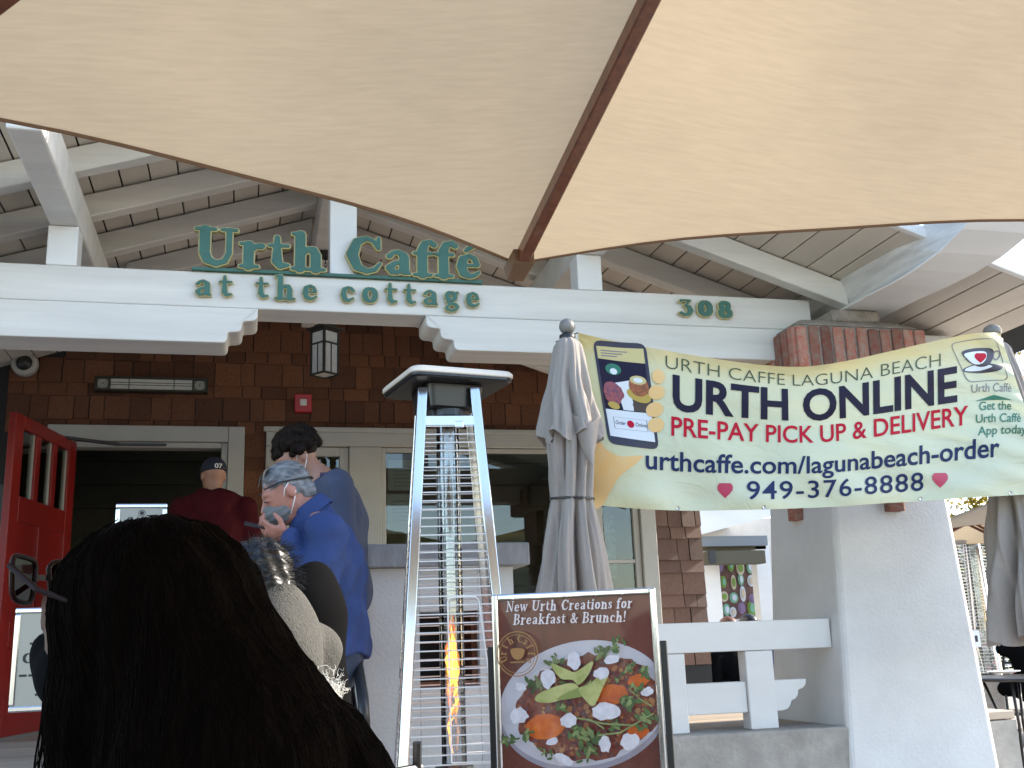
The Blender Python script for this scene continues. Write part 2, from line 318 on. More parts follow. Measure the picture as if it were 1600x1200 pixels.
for i in range(6):
    y = 5.10+.555*i
    for s, xe in ((1, 3.26), (-1, -2.38 if i < 3 else -.80)):
        zi = lambda x: 3.83-.33*abs(x-.44)
        xr = .44+s*.081
        MB().hexa([(xr, y-.045, zi(xr)), (xe, y-.045, zi(xe)), (xe, y+.045, zi(xe)), (xr, y+.045, zi(xr))],
                  [(xr, y-.045, zi(xr)+.134), (xe, y-.045, zi(xe)+.134), (xe, y+.045, zi(xe)+.134), (xr, y+.045, zi(xr)+.134)]).build('rafter', M['whitewood'], B, bevel=.006, seg=1)
rf = MB()
for s in (1, -1):
    xs = (.44, .44+s*3.98)
    rf.hexa([(xs[0], 4.40, ZR(xs[0])+.034), (xs[1], 4.40, ZR(xs[1])+.034), (xs[1], YW+2.6, ZR(xs[1])+.034), (xs[0], YW+2.6, ZR(xs[0])+.034)],
            [(xs[0], 4.40, ZR(xs[0])+.09), (xs[1], 4.40, ZR(xs[1])+.09), (xs[1], YW+2.6, ZR(xs[1])+.09), (xs[0], YW+2.6, ZR(xs[0])+.09)])
roof = rf.build('roof', M['dark'], B)
bm_ = MB().box(-.0715, .0715, 4.39, YW, 0, .022).build('roof_board', M['board'], roof, bevel=.003, seg=1)
bme = bm_.data; bpy.data.objects.remove(bm_); an = math.atan(.33)
for s in (1, -1):
    for i in range(26):
        d = (.08+i*.151)*math.cos(an); x = .44+s*d
        o = bpy.data.objects.new('roof_board', bme); COL.objects.link(o); o.parent = roof
        o.location = (x, random.uniform(-.004, .004), ZR(x)+random.uniform(0, .003)); o.rotation_euler = (0, s*an, 0)
for s in (1, -1):
    xs = (.44, .44+s*3.98)
    MB().hexa([(xs[0], 4.345, ZR(xs[0])-.004), (xs[1], 4.345, ZR(xs[1])-.004), (xs[1], 4.383, ZR(xs[1])-.004), (xs[0], 4.383, ZR(xs[0])-.004)],
              [(xs[0], 4.345, ZR(xs[0])+.05), (xs[1], 4.345, ZR(xs[1])+.05), (xs[1], 4.383, ZR(xs[1])+.05), (xs[0], 4.383, ZR(xs[0])+.05)]).build('barge_board', M['white'], B, bevel=.004, seg=1)
# ---------------------------------------------------------------- pillar with brick cap
def pil_pts(z):
    t = z/2.5; return (2.885+.150*t, 3.79-.125*t, 4.965+.06*t, 5.79-.08*t)
def pillar(dx):
    q = []
    for z in (0, 2.5):
        a, b, c, d = pil_pts(z); q.append([(a+dx, c, z), (b+dx, c, z), (b+dx, d, z), (a+dx, d, z)])
    p = MB().hexa(q[0], q[1]).build('pillar', M['stucco'], B, bevel=.03, seg=3)
    x0, x1, y0, y1 = 2.845+dx, 3.645+dx, 4.955, 5.80
    MB().box(x0, x1, y0, y1, 2.49, 2.745).hexa([(x0, y0, 2.745), (x1, y0, 2.745), (x1, y1, 2.745), (x0, y1, 2.745)], [(x0+.09, y0+.09, 2.80), (x1-.09, y0+.09, 2.80), (x1-.09, y1-.09, 2.80), (x0+.09, y1-.09, 2.80)]).build('mortar_cap', M['mortar'], p, bevel=.025, seg=3)
    MB().box(x0+.28, x1-.22, y0+.06, y1-.06, 2.79, 2.864).build('bearing_block', M['mortar'], p, bevel=.02, seg=3)
    bk = MB().box(-.031, .031, -.055, .02, 0, .232).build('brick', M['brick'], p, bevel=.006, seg=1); me = bk.data; bpy.data.objects.remove(bk)
    n = 11; stx = (x1-x0)/n
    def put(loc, rot, sc=(1, 1, 1)):
        o = bpy.data.objects.new('brick', me); COL.objects.link(o); o.parent = p; o.location = loc; o.rotation_euler = (0, 0, rot); o.scale = sc
    for i in range(n):
        put((x0+(i+.5)*stx, y0+.042+random.uniform(-.004, .004), 2.500+random.uniform(-.004, .004)), random.uniform(-.02, .02), (random.uniform(.92, 1.02), 1, 1))
        put((x0+.042+random.uniform(-.004, .004), y0+(i+.5)*(y1-y0)/n, 2.500), -math.pi/2, (random.uniform(.95, 1.05), 1, 1)); put((x1-.042, y0+(i+.5)*(y1-y0)/n, 2.500), math.pi/2, (1, 1, 1))
    for zz, cols, sc in ((1.725, (0,), (1.6, .75, .36)), (1.815, (-.075, .0, .075), (1.1, .95, .40)), (1.92, (-.15, -.075, 0, .075, .15), (1.1, 1.1, .9)), (2.14, (-.225, -.15, -.075, 0, .075, .15, .225), (1.1, 1.2, 1.5))):
        a, b, c, d = pil_pts(zz); mx, my = (a+b)/2+dx, (c+d)/2
        for cc in cols: put((mx+cc, c-.002, zz), 0, sc); put((a+dx-.002, my+cc, zz), -math.pi/2, sc)
    return p
pillar(0); pillar(-5.68)
# ---------------------------------------------------------------- pier, railing, kerb
pr = MB().box(.53, .81, YB, YB+.32, 0, 1.488).box(1.105, 1.285, YB, YB+.32, 0, 1.488).box(.812, 1.103, YB, YB+.32, 0, .92).box(.812, 1.103, YB, YB+.32, 1.277, 1.488).build('pier', M['stucco'], B)
MB().box(.495, 1.362, YB-.055, YB+.38, 1.490, 1.602).build('pier_cap', M['cap'], B, bevel=.008)
MB().box(1.075, 1.102, YB+.05, YB+.28, .922, 1.275).box(.813, 1.074, YB+.05, YB+.28, .922, .945).build('opening_lining', M['wood'], pr)
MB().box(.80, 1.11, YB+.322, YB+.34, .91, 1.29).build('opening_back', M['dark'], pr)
cb = MB().box(1.288, 2.985, 4.99, 5.35, 0, .652).build('porch_kerb', M['concrete'], B, bevel=.012)
MB().box(1.29, 2.945, 5.085, 5.185, 1.035, 1.182).build('rail', M['white'], B, bevel=.005)
for a, b in ((1.965, 2.126), (2.455, 2.607)): MB().box(a, b, 5.09, 5.18, .653, 1.033).build('rail_post', M['white'], B, bevel=.005)
MB().box(1.29, 1.963, 5.105, 5.165, .735, .885).build('rail', M['white'], B, bevel=.005)
MB().box(2.128, 2.453, 5.105, 5.165, .735, .885).build('rail', M['white'], B, bevel=.005)
sc_ = [(2.609, .885), (2.79, .885), (2.785, .855), (2.765, .838), (2.74, .834), (2.738, .81), (2.72, .788), (2.695, .782), (2.69, .76), (2.672, .742), (2.645, .735), (2.609, .735)]
MB().prism(rounded(sc_, [0, .006]+[.012]*9+[0]), lambda x, z: (x, 5.105, z), lambda x, z: (x, 5.165, z)).build('scalloped_end', M['white'], B, bevel=.003, seg=1)
MB().tube([(.44, 5.15, 1.42), (.44, 5.05, 1.42), (.44, 4.25, .92), (.44, 4.20, .82)], .022, 10).tube([(.44, 5.12, .652), (.44, 5.12, 1.42)], .016).tube([(.44, 4.30, 0), (.44, 4.30, .95)], .016).bar((.44, 5.1, 1.2), (.44, 4.3, .7), .012, .04).build('handrail', M['blackmetal'], B, smooth=True)
# ================================================================ LETTERS (serif glyphs from strokes, contoured)
T, t_, S_ = .105, .045, .040
def ellg(cx, cy, rx, ry, wx_, wy_): return [(cx+rx*math.cos(a), cy+ry*math.sin(a), wx_*abs(math.cos(a))+wy_*abs(math.sin(a))) for a in np.linspace(0, 2*math.pi, 21)]
def ser(x0, x1, y): return [(x0, y, S_), (x1, y, S_)]
G = {
 'U': ([[(.2, .95, T), (.2, .35, T), (.26, .16, T*.9), (.43, .07, T*.7), (.6, .14, t_*1.3), (.68, .35, t_*1.3), (.68, .95, t_*1.3)], ser(.03, .40, .96), ser(.54, .82, .96)], .87),
 'r': ([[(.18, .6, T), (.18, .05, T)], ser(.03, .36, .04), ser(.03, .17, .63), [(.24, .45, t_), (.33, .57, t_*1.3), (.43, .58, T*.75)]], .53),
 't': ([[(.2, .84, T*.5), (.2, .22, T), (.27, .09, T*.75), (.42, .12, t_*.9)], ser(.05, .42, .62)], .47),
 'h': ([[(.18, .94, T), (.18, .05, T)], ser(.03, .34, .04), ser(.04, .17, .96), [(.24, .42, t_), (.34, .57, t_*1.3), (.45, .55, T*.8), (.5, .4, T), (.5, .05, T)], ser(.37, .67, .04)], .70),
 'C': ([[(.72, .70, t_), (.62, .88, t_), (.47, .94, t_*1.3), (.28, .84, T*.9), (.17, .5, T*1.15), (.28, .16, T*.9), (.48, .06, t_*1.4), (.64, .11, t_*1.2), (.76, .28, t_*.7)], [(.73, .95, S_), (.73, .68, S_)]], .82),
 'a': ([[(.43, .45, T), (.43, .12, T), (.53, .06, t_)], [(.12, .5, T*.62), (.2, .6, t_), (.31, .62, t_*1.2), (.42, .52, T*.9)], [(.4, .36, t_), (.23, .31, t_*1.2), (.13, .19, T*.85), (.18, .07, t_*1.4), (.29, .07, t_*1.2), (.4, .17, t_)]], .60),
 'f': ([[(.2, .05, T), (.2, .7, T), (.26, .88, T*.8), (.38, .94, t_*1.3), (.46, .86, T*.62)], ser(.04, .40, .62), ser(.04, .38, .04)], .44),
 'e': ([[(.14, .35, t_*.8), (.46, .36, t_*.8)], [(.47, .38, T*.62), (.42, .55, t_*1.3), (.30, .62, t_*1.1), (.17, .52, T*.9), (.13, .32, T), (.18, .13, T*.9), (.31, .06, t_*1.4), (.42, .09, t_*1.1), (.51, .18, t_*.7)]], .58),
 'c': ([[(.46, .49, T*.7), (.4, .59, t_*1.1), (.30, .62, t_*1.1), (.17, .53, T*.9), (.13, .33, T), (.18, .13, T*.9), (.31, .06, t_*1.4), (.47, .17, t_*.8)]], .55),
 'o': ([ellg(.31, .34, .18, .27, T, t_)], .62),
 'g': ([ellg(.26, .43, .14, .17, T*.85, t_), [(.19, .28, t_), (.13, .20, t_*1.2), (.2, .13, t_*1.3), (.4, .10, T*.7), (.48, .0, T*.7), (.42, -.13, t_*1.2), (.25, -.18, t_*1.2), (.1, -.12, t_*1.3), (.1, -.02, t_*1.1), (.2, .08, t_)], [(.37, .54, t_), (.5, .60, T*.5)]], .56),
 '3': ([[(.10, .84, t_), (.12, .92, S_), (.5, .92, S_)], [(.48, .9, t_), (.30, .62, t_)], [(.28, .62, t_), (.44, .52, T*.9), (.49, .32, T*1.1), (.42, .12, T*.9), (.25, .05, t_*1.5), (.10, .16, T*.7)]], .62),
 '0': ([ellg(.32, .48, .19, .40, T*1.1, t_*1.3)], .66), '8': ([ellg(.31, .70, .15, .20, T*.9, t_*1.2), ellg(.31, .26, .19, .22, T, t_*1.2)], .64),
 'N': ([[(.15, .95, t_), (.15, .05, t_)], [(.15, .92, T*.8), (.62, .08, T*.8)], [(.65, .95, t_), (.65, .05, t_)], ser(.02, .2, .96), ser(.53, .77, .96), ser(.03, .27, .04)], .82),
 'w': ([[(.1, .62, T*.8), (.26, .06, T*.7)], [(.28, .06, t_), (.42, .58, t_)], [(.42, .6, T*.8), (.56, .06, T*.7)], [(.58, .06, t_), (.72, .62, t_)], ser(.02, .2, .64), ser(.62, .8, .64)], .84),
 'i': ([[(.16, .6, T), (.16, .05, T)], ser(.03, .3, .04), ser(.03, .16, .63), [(.16, .84, T), (.16, .86, T)]], .34),
 'n': ([[(.18, .6, T), (.18, .05, T)], ser(.03, .32, .04), ser(.03, .17, .63), [(.24, .42, t_), (.34, .57, t_*1.3), (.45, .55, T*.8), (.5, .4, T), (.5, .05, T)], ser(.37, .65, .04)], .68),
 'u': ([[(.16, .62, T), (.16, .25, T), (.22, .10, T*.8), (.32, .07, t_*1.2), (.44, .2, t_)], [(.48, .62, T), (.48, .08, T)], ser(.03, .16, .63), ser(.36, .48, .63), ser(.48, .62, .04)], .66),
 's': ([[(.37, .5, T*.5), (.30, .60, t_*1.1), (.2, .61, t_*1.2), (.12, .50, T*.75), (.2, .38, T*.85), (.32, .28, T*.85), (.37, .17, T*.75), (.28, .07, t_*1.2), (.17, .07, t_*1.1), (.09, .18, T*.5)]], .46),
 'B': ([[(.18, .95, T), (.18, .05, T)], ser(.03, .4, .95), ser(.03, .42, .05), [(.2, .52, t_), (.4, .52, t_)], [(.4, .95, t_), (.53, .86, T*.7), (.54, .70, T*.9), (.47, .57, t_*1.2), (.38, .52, t_)], [(.4, .52, t_), (.56, .42, T*.7), (.6, .27, T), (.54, .12, T*.7), (.40, .05, t_)]], .72),
 'k': ([[(.18, .94, T), (.18, .05, T)], ser(.03, .34, .04), ser(.04, .17, .96), [(.5, .6, t_), (.24, .32, t_)], [(.32, .38, T*.8), (.56, .06, T*.8)], ser(.4, .62, .63), ser(.46, .68, .04)], .68),
 '&': ([[(.7, .46, t_), (.58, .2, t_*1.2), (.38, .06, t_*1.5), (.2, .10, T*.8), (.13, .26, T*.8), (.24, .44, t_*1.2), (.42, .58, t_*1.3), (.47, .76, t_*1.3), (.38, .92, t_*1.2), (.26, .86, T*.7), (.25, .70, T*.7), (.42, .40, T*.8), (.68, .06, T*.7)], ser(.6, .8, .48)], .84),
 '!': ([[(.14, .92, T), (.14, .34, t_)], [(.14, .09, T), (.14, .10, T)]], .32), ' ': ([], .34), 'l': ([[(.16, .94, T), (.16, .05, T)], ser(.03, .3, .04), ser(.03, .16, .96)], .34),
 'O': ([ellg(.42, .5, .28, .43, T, t_)], .84), 'R': ([[(.18, .95, T), (.18, .05, T)], ser(.03, .4, .95), ser(.03, .34, .05), [(.4, .95, t_), (.54, .86, T*.7), (.55, .70, T*.9), (.47, .56, t_*1.2), (.2, .5, t_)], [(.36, .5, T*.8), (.64, .07, T*.8)], ser(.58, .78, .05)], .76),
 'D': ([[(.18, .95, T), (.18, .05, T)], ser(.03, .4, .95), ser(.03, .42, .05), [(.38, .95, t_), (.58, .84, T*.8), (.66, .5, T), (.58, .16, T*.8), (.38, .05, t_)]], .80),
 'E': ([[(.18, .95, T), (.18, .05, T)], ser(.03, .56, .95), ser(.03, .58, .05), ser(.18, .46, .5), [(.56, .95, S_), (.56, .8, S_*.6)], [(.58, .05, S_), (.6, .22, S_*.6)]], .66)}
G['é'] = (G['e'][0]+[[(.24, .76, t_), (.42, .93, T*.7)]], .58)
def glyph_field(strokes, X, Y, wt):
    D = np.full(X.shape, 9.0)
    for s in strokes:
        for (x0, y0, w0), (x1, y1, w1) in zip(s[:-1], s[1:]):
            dx, dy = x1-x0, y1-y0; L2 = dx*dx+dy*dy+1e-9; tt = np.clip(((X-x0)*dx+(Y-y0)*dy)/L2, 0, 1)
            D = np.minimum(D, np.hypot(X-x0-tt*dx, Y-y0-tt*dy)-(w0+(w1-w0)*tt)*wt)
    return D
def contour(D, xs, ys, lev):
    """filled marching squares: returns 2D verts, faces, boundary segments"""
    D = D-lev; V = []; idx = {}; F = []; E = []
    def vid(key, p):
        if key not in idx: idx[key] = len(V); V.append(p)
        return idx[key]
    ny, nx = D.shape
    for j in range(ny-1):
        for i in range(nx-1):
            c = ((i, j), (i+1, j), (i+1, j+1), (i, j+1)); v = [D[b, a] for a, b in c]
            if min(v) >= 0: continue
            poly = []; cr = []
            for k in range(4):
                a, b = c[k], c[(k+1) % 4]; va, vb = v[k], v[(k+1) % 4]
                if va < 0: poly.append(vid(a, (xs[a[0]], ys[a[1]])))
                if (va < 0) != (vb < 0):
                    f = va/(va-vb); q = vid((min(a, b), max(a, b)), (xs[a[0]]+(xs[b[0]]-xs[a[0]])*f, ys[a[1]]+(ys[b[1]]-ys[a[1]])*f)); poly.append(q); cr.append((q, va < 0))
            if len(poly) > 2: F.append(tuple(poly))
            if len(cr) == 2: E.append((cr[0][0], cr[1][0]) if cr[0][1] else (cr[1][0], cr[0][0]))
    return V, F, E
_gc = {}
def glyph(ch, wt=1.0, lev=0.0, n=.022):
    key = (ch, wt, lev, n)
    if key not in _gc:
        st, adv = G[ch]; xs = np.arange(-.16, adv+.16, n); ys = np.arange(-.34, 1.16, n); X, Y = np.meshgrid(xs, ys)
        _gc[key] = contour(glyph_field(st, X, Y, wt), xs, ys, lev)
    return _gc[key]
def solid(VFE, f0, f1):
    V, F, E = VFE; n = len(V); W = [f0(*p) for p in V]+[f1(*p) for p in V]
    return W, [tuple(f) for f in F]+[tuple(i+n for i in f[::-1]) for f in F]+[(a, a+n, b+n, b) for a, b in E]
def layout(s, gap=0):
    x = 0; out = []
    for ch in s: out.append((ch, x)); x += G[ch][1]+gap
    return out, x-gap
def sign_line(parent, s, x0, x1, z, capz, yb, depth, wt=1.0, edge=.022, gap=0., body='letter'):
    lay, tot = layout(s, gap); sx = (x1-x0)/tot; sz = capz
    for ch, ox in lay:
        if ch == ' ': continue
        fx = lambda u: x0+(ox+u)*sx
        a = solid(glyph(ch, wt, edge/sz*1.0), lambda u, v: (fx(u), yb-depth, z+v*sz), lambda u, v: (fx(u), yb, z+v*sz))
        l = pydata(body, a[0], a[1], M['gold'], parent)
        b = solid(glyph(ch, wt, 0), lambda u, v: (fx(u), yb-depth-.007, z+v*sz), lambda u, v: (fx(u), yb-depth+.002, z+v*sz))
        pydata('letter_face', b[0], b[1], M['signgreen'], l)
sg = empty('cafe_sign', (.42, 5.15, 2.97), 'green letters with gold edges reading Urth Caffé at the cottage on white beam', 'sign')
MB().box(-.31, 1.17, 5.178, 5.206, 2.9735, 2.988).build('base_strip', M['signgreen'], sg)
sign_line(sg, 'Urth Caffé', -.300, 1.165, 2.990, .205, 5.195, .03, .98, .0052, .02)
sign_line(sg, 'at the cottage', -.295, 1.155, 2.835, .128, 5.192, .014, .86, .0042, .20)
hn = empty('house_number', (2.43, 5.19, 2.83), 'green and gold digits 308 on the white beam', 'number')
sign_line(hn, '308', 2.275, 2.60, 2.838, .098, 5.192, .014, 1.0, .0042, .18, 'digit')
# ================================================================ small fixtures on the porch
def lantern():
    r = empty('hanging_lantern', (.435, 6.5, 2.78), 'bronze art glass lantern hanging by a chain under the porch roof', 'lantern')
    x, y, z0, z1 = .435, 6.5, 2.775, 3.085; h = .058
    R = Matrix.Rotation(math.radians(38), 4, 'Z')
    def P(a, b, c): v = R @ Vector((a, b, 0)); return (x+v.x, y+v.y, c)
    def bx(mb, a0, a1, b0, b1, c0, c1): return mb.hexa([P(a0, b0, c0), P(a1, b0, c0), P(a1, b1, c0), P(a0, b1, c0)], [P(a0, b0, c1), P(a1, b0, c1), P(a1, b1, c1), P(a0, b1, c1)])
    m = MB(); bx(m, -h, h, -h, h, z0+.02, z1-.02); m.build('glass_body', M['lampglass'], r)
    m = MB()
    for a in (-1, 1):
        for b in (-1, 1): bx(m, a*h-.007, a*h+.007, b*h-.007, b*h+.007, z0+.012, z1)
    for c0, c1 in ((z0+.012, z0+.024), (z1-.10, z1-.09), (z1-.02, z1)):
        bx(m, -h-.006, h+.006, -h-.006, -h+.002, c0, c1); bx(m, -h-.006, h+.006, h-.002, h+.006, c0, c1); bx(m, -h-.006, -h+.002, -h, h, c0, c1); bx(m, h-.002, h+.006, -h, h, c0, c1)
    for s in (-1, 1):
        bx(m, -.003, .003, s*h-.004, s*h+.004, z0+.02, z1-.09); bx(m, s*h-.004, s*h+.004, -.003, .003, z0+.02, z1-.09)
    m.build('cage', M['bronze'], r)
    m = MB(); bx(m, -.085, .085, -.085, .085, z1, z1+.012); bx(m, -.05, .05, -.05, .05, z1+.012, z1+.035); m.build('roof_plate', M['bronze'], r, bevel=.003, seg=1)
    m = MB(); zc = z1+.045
    while zc < 3.58:
        k = int(round((zc-z1)/.022)) % 2
        m.tube([(x+.009*math.cos(a)*(1-k), y+.009*math.cos(a)*k, zc+.015*math.sin(a)) for a in np.linspace(0, 2*math.pi, 9)], .0028, 5, False); zc += .022
    m.build('chain', M['bronze'], r); MB().box(x-.035, x+.035, y-.03, y+.03, 3.57, 3.616).build('ceiling_plate', M['bronze'], r)
lantern()
def wall_bar():
    a = AY(150, 596, YW-.03); b = AY(325, 604, YW-.03); zc = (a[2]+b[2])/2-.02; x0, x1 = a[0], b[0]; y = YW-.03
    r = empty('wall_light', ((x0+x1)/2, y, zc), 'long horizontal bronze and art glass light on shingle wall above the door', 'wall light')
    MB().box(x0, x1, y-.08, y, zc-.055, zc-.04).box(x0, x1, y-.08, y, zc+.04, zc+.055).box(x0, x0+.016, y-.08, y, zc-.038, zc+.038).box(x1-.016, x1, y-.08, y, zc-.038, zc+.038)\
      .box(x0+.10, x0+.112, y-.083, y, zc-.038, zc+.038).box(x1-.112, x1-.10, y-.083, y, zc-.038, zc+.038).build('housing', M['bronze'], r, bevel=.002, seg=1)
    MB().box(x0+.112, x1-.112, y-.07, y-.01, zc-.038, zc+.038).build('glass_panel', M['lampglass'], r)
    MB().box(x0+.112, x1-.112, y-.074, y-.07, zc-.010, zc-.006).box(x0+.112, x1-.112, y-.074, y-.07, zc+.008, zc+.012).box(x0+.24, x0+.246, y-.074, y-.07, zc-.038, zc+.038).box(x1-.246, x1-.24, y-.074, y-.07, zc-.038, zc+.038).build('leading', M['bronze'], r)
    for c in (x0+.058, x1-.058):
        m = MB().box(c-.04, c+.04, y-.07, y-.01, zc-.036, zc+.036); m.build('corner_panel', mat('green_grey_glass', (.16, .17, .13), .5, var=.4, vscale=40), r)
        q = MB()
        for rr_ in (.012, .022, .032): q.tube([(c+rr_*math.cos(t), y-.072, zc+rr_*math.sin(t)) for t in np.linspace(0, 2*math.pi, 15)], .0025, 5, False)
        q.build('rosette', M['lampglass'], r)
wall_bar()
c = AY(40, 570, YW-.05); r = empty('dome_camera', c, 'white round dome security camera on the shingle wall', 'camera')
cyl = lambda c, rr_, y0, y1, n=24: MB().add([(c[0]+rr_*math.cos(2*math.pi*k/n), y, c[2]+rr_*math.sin(2*math.pi*k/n)) for y in (y0, y1) for k in range(n)], [tuple(range(n)), tuple(range(2*n-1, n-1, -1))]+[(k, n+k, n+(k+1) % n, (k+1) % n) for k in range(n)])
cyl(c, .092, YW-.11, YW-.02).build('housing', M['trim'], r, bevel=.02, seg=3, smooth=True)
m = MB(); pr_ = [(math.sin(a)*.058, math.cos(a)*.05) for a in np.linspace(.02, math.pi/2, 7)]; n = 20
V = [(c[0]+q*math.cos(2*math.pi*k/n), YW-.105-h_, c[2]+q*math.sin(2*math.pi*k/n)) for q, h_ in pr_ for k in range(n)]
m.add(V, [(i*n+k, i*n+(k+1) % n, (i+1)*n+(k+1) % n, (i+1)*n+k) for i in range(6) for k in range(n)]+[tuple(range(n))]).build('dome', M['hood'], r, smooth=True)
a = AY(460, 617, YW-.03); b = AY(487, 646, YW-.03); r = empty('fire_alarm', (a[0], YW-.03, b[2]), 'small square red fire alarm strobe on shingles between door and window', 'alarm')
MB().box(a[0], b[0], YW-.075, YW-.025, b[2], a[2]).build('case', mat('alarm_red', (.40, .012, .02), .4), r, bevel=.008)
cx, cz = (a[0]+b[0])/2, (a[2]+b[2])/2; MB().box(cx-.026, cx+.026, YW-.095, YW-.074, cz-.025, cz+.028).build('strobe', M['lampglass'], r, bevel=.006)
# ---------------------------------------------------------------- framed notices on stands
def small_sign(name, label, p00, p11, y, lines, arrow=None, ground=0.0):
    a = AY(*p00, y); b = AY(*p11, y); x0, x1, z1, z0 = a[0], b[0], a[2], b[2]
    r = empty(name, ((x0+x1)/2, y, ground), label, 'sign'); f = .022
    MB().box(x0, x1, y, y+.02, z0, z0+f).box(x0, x1, y, y+.02, z1-f, z1).box(x0, x0+f, y, y+.02, z0+f, z1-f).box(x1-f, x1, y, y+.02, z0+f, z1-f).build('frame', M['steel'], r, bevel=.006)
    p = MB().box(x0+f*.8, x1-f*.8, y+.004, y+.015, z0+f*.8, z1-f*.8).build('paper', M['signsmall'], r)
    MB().tube([((x0+x1)/2, y+.035, ground), ((x0+x1)/2, y+.035, z0+.1)], .016, 10).lathe(((x0+x1)/2, y+.035, ground), [(.15, 0), (.15, .01), (.03, .02), (.016, .05)], 20).build('stand_pole', M['steel'], r, smooth=True)
    for s, u0, u1, zz, h, kind in lines:
        X0, X1 = x0+(x1-x0)*u0, x0+(x1-x0)*u1; zz = z0+(z1-z0)*zz
        if kind == 'serif':
            lay, tot = layout(s); sx = (X1-X0)/tot; mb = MB()
            for ch, ox in lay: mb.add(*solid(glyph(ch, .95, 0, .04), lambda u, v: (X0+(ox+u)*sx, y+.0035, zz+v*h), lambda u, v: (X0+(ox+u)*sx, y+.0045, zz+v*h)))
            mb.build('lettering', M['ink'], p)
        elif kind == 'mark':
            mb = MB(); cx_, n_ = (X0+X1)/2, 24
            for R_, r_ in ((h, h*.82), (h*.6, 0)):
                for k in range(n_):
                    t0, t1 = 2*math.pi*k/n_, 2*math.pi*(k+1)/n_
                    mb.add([(cx_+q*math.cos(t), y+.0035, zz+q*math.sin(t)) for q, t in ((R_, t0), (R_, t1), (max(r_, 1e-4), t1), (max(r_, 1e-4), t0))], [(0, 1, 2, 3)])
            mb.build('round_mark', M['ink'], p)
        else:
            mb = MB(); x = X0; rr_ = random.Random(int(zz*1e4))
            while x < X1: l = rr_.uniform(.008, .03); mb.box(x, min(x+l, X1), y+.0032, y+.0042, zz, zz+h); x += l+.006
            tag(mb.build('fine_print', M['ink'], p), kind='stuff')
    if arrow:
        ax, az = x0+(x1-x0)*arrow[0], z0+(z1-z0)*arrow[1]; MB().prism([(ax, az), (ax+.03, az+.018), (ax+.03, az-.018)], lambda x, z: (x, y+.003, z), lambda x, z: (x, y+.0045, z)).build('arrow', M['ink'], p)
small_sign('order_sign', 'cream ORDER notice in rounded silver frame standing before the red door', (24, 950), (146, 1108), 4.3, [('ORDER', .12, .80, .46, .038, 'serif'), ('URE', .36, .62, .385, .020, 'serif'), ('', .10, .85, .335, .008, 'bar'), ('', .3, .75, .15, .008, 'bar'), ('', .45, .55, .88, .018, 'mark'), ('', .2, .8, .64, .008, 'bar')], (.42, .25))
small_sign('menu_notice', 'cream notice in silver frame standing in the doorway beside the maroon hoodie', (181, 787), (257, 900), 5.25, [('', .45, .57, .87, .016, 'mark'), ('O', .22, .36, .70, .04, 'serif'), ('', .40, .82, .71, .016, 'bar'), ('', .2, .8, .60, .008, 'bar')], None, .50)
# ================================================================ TEXT from the built-in font
_tc = {}
def text2d(s, bold=0.0, shear=0.0, space=1.0, res=4):
    key = (s, bold, shear, space)
    if key in _tc: return _tc[key]
    cu = bpy.data.curves.new('txt', 'FONT'); cu.body = s; cu.size = 1; cu.offset = bold; cu.shear = shear; cu.space_character = space; cu.resolution_u = res; cu.fill_mode = 'FRONT'
    ob = bpy.data.objects.new('txt', cu); COL.objects.link(ob); dg = bpy.context.evaluated_depsgraph_get(); dg.update()
    me = ob.evaluated_get(dg).to_mesh(); V = np.array([v.co[:2] for v in me.vertices]) if len(me.vertices) else np.zeros((0, 2)); F = [tuple(p.vertices) for p in me.polygons]
    ob.evaluated_get(dg).to_mesh_clear(); bpy.data.objects.remove(ob); bpy.data.curves.remove(cu)
    V[:, 0] -= V[:, 0].min(); V[:, 0] /= V[:, 0].max()
    _tc[key] = (V, F); return V, F
_capH = None
def capheight():
    global _capH
    if _capH is None: V, F = text2d('H'); _capH = V[:, 1].max()
    return _capH
def catmull(pts, n=6):
    P = [np.array(p, float) for p in pts]; m = len(P); out = []
    for i in range(m):
        a, b, c, d = P[i-1], P[i], P[(i+1) % m], P[(i+2) % m]
        for k in range(n):
            t = k/n; out.append(tuple(.5*((2*b)+(-a+c)*t+(2*a-5*b+4*c-d)*t*t+(-a+3*b-3*c+d)*t**3)))
    return out
def ell2(cx, cy, rx, ry, rot=0, n=28, jit=0, seed=0):
    r = random.Random(seed); return [(cx+rx*q*math.cos(a)*math.cos(rot)-ry*q*math.sin(a)*math.sin(rot), cy+rx*q*math.cos(a)*math.sin(rot)+ry*q*math.sin(a)*math.cos(rot)) for a in np.linspace(0, 2*math.pi, n, endpoint=False) for q in (1+r.uniform(-jit, jit),)]
def fill2d(poly):
    """triangulate a simple polygon"""
    bm = bmesh.new(); vs_ = [bm.verts.new((p[0], p[1], 0)) for p in poly]; f = bm.faces.new(vs_); bmesh.ops.triangulate(bm, faces=[f]); bm.verts.index_update()
    V = [(v.co.x, v.co.y) for v in bm.verts]; F = [tuple(v.index for v in f.verts) for f in bm.faces]; bm.free(); return V, F
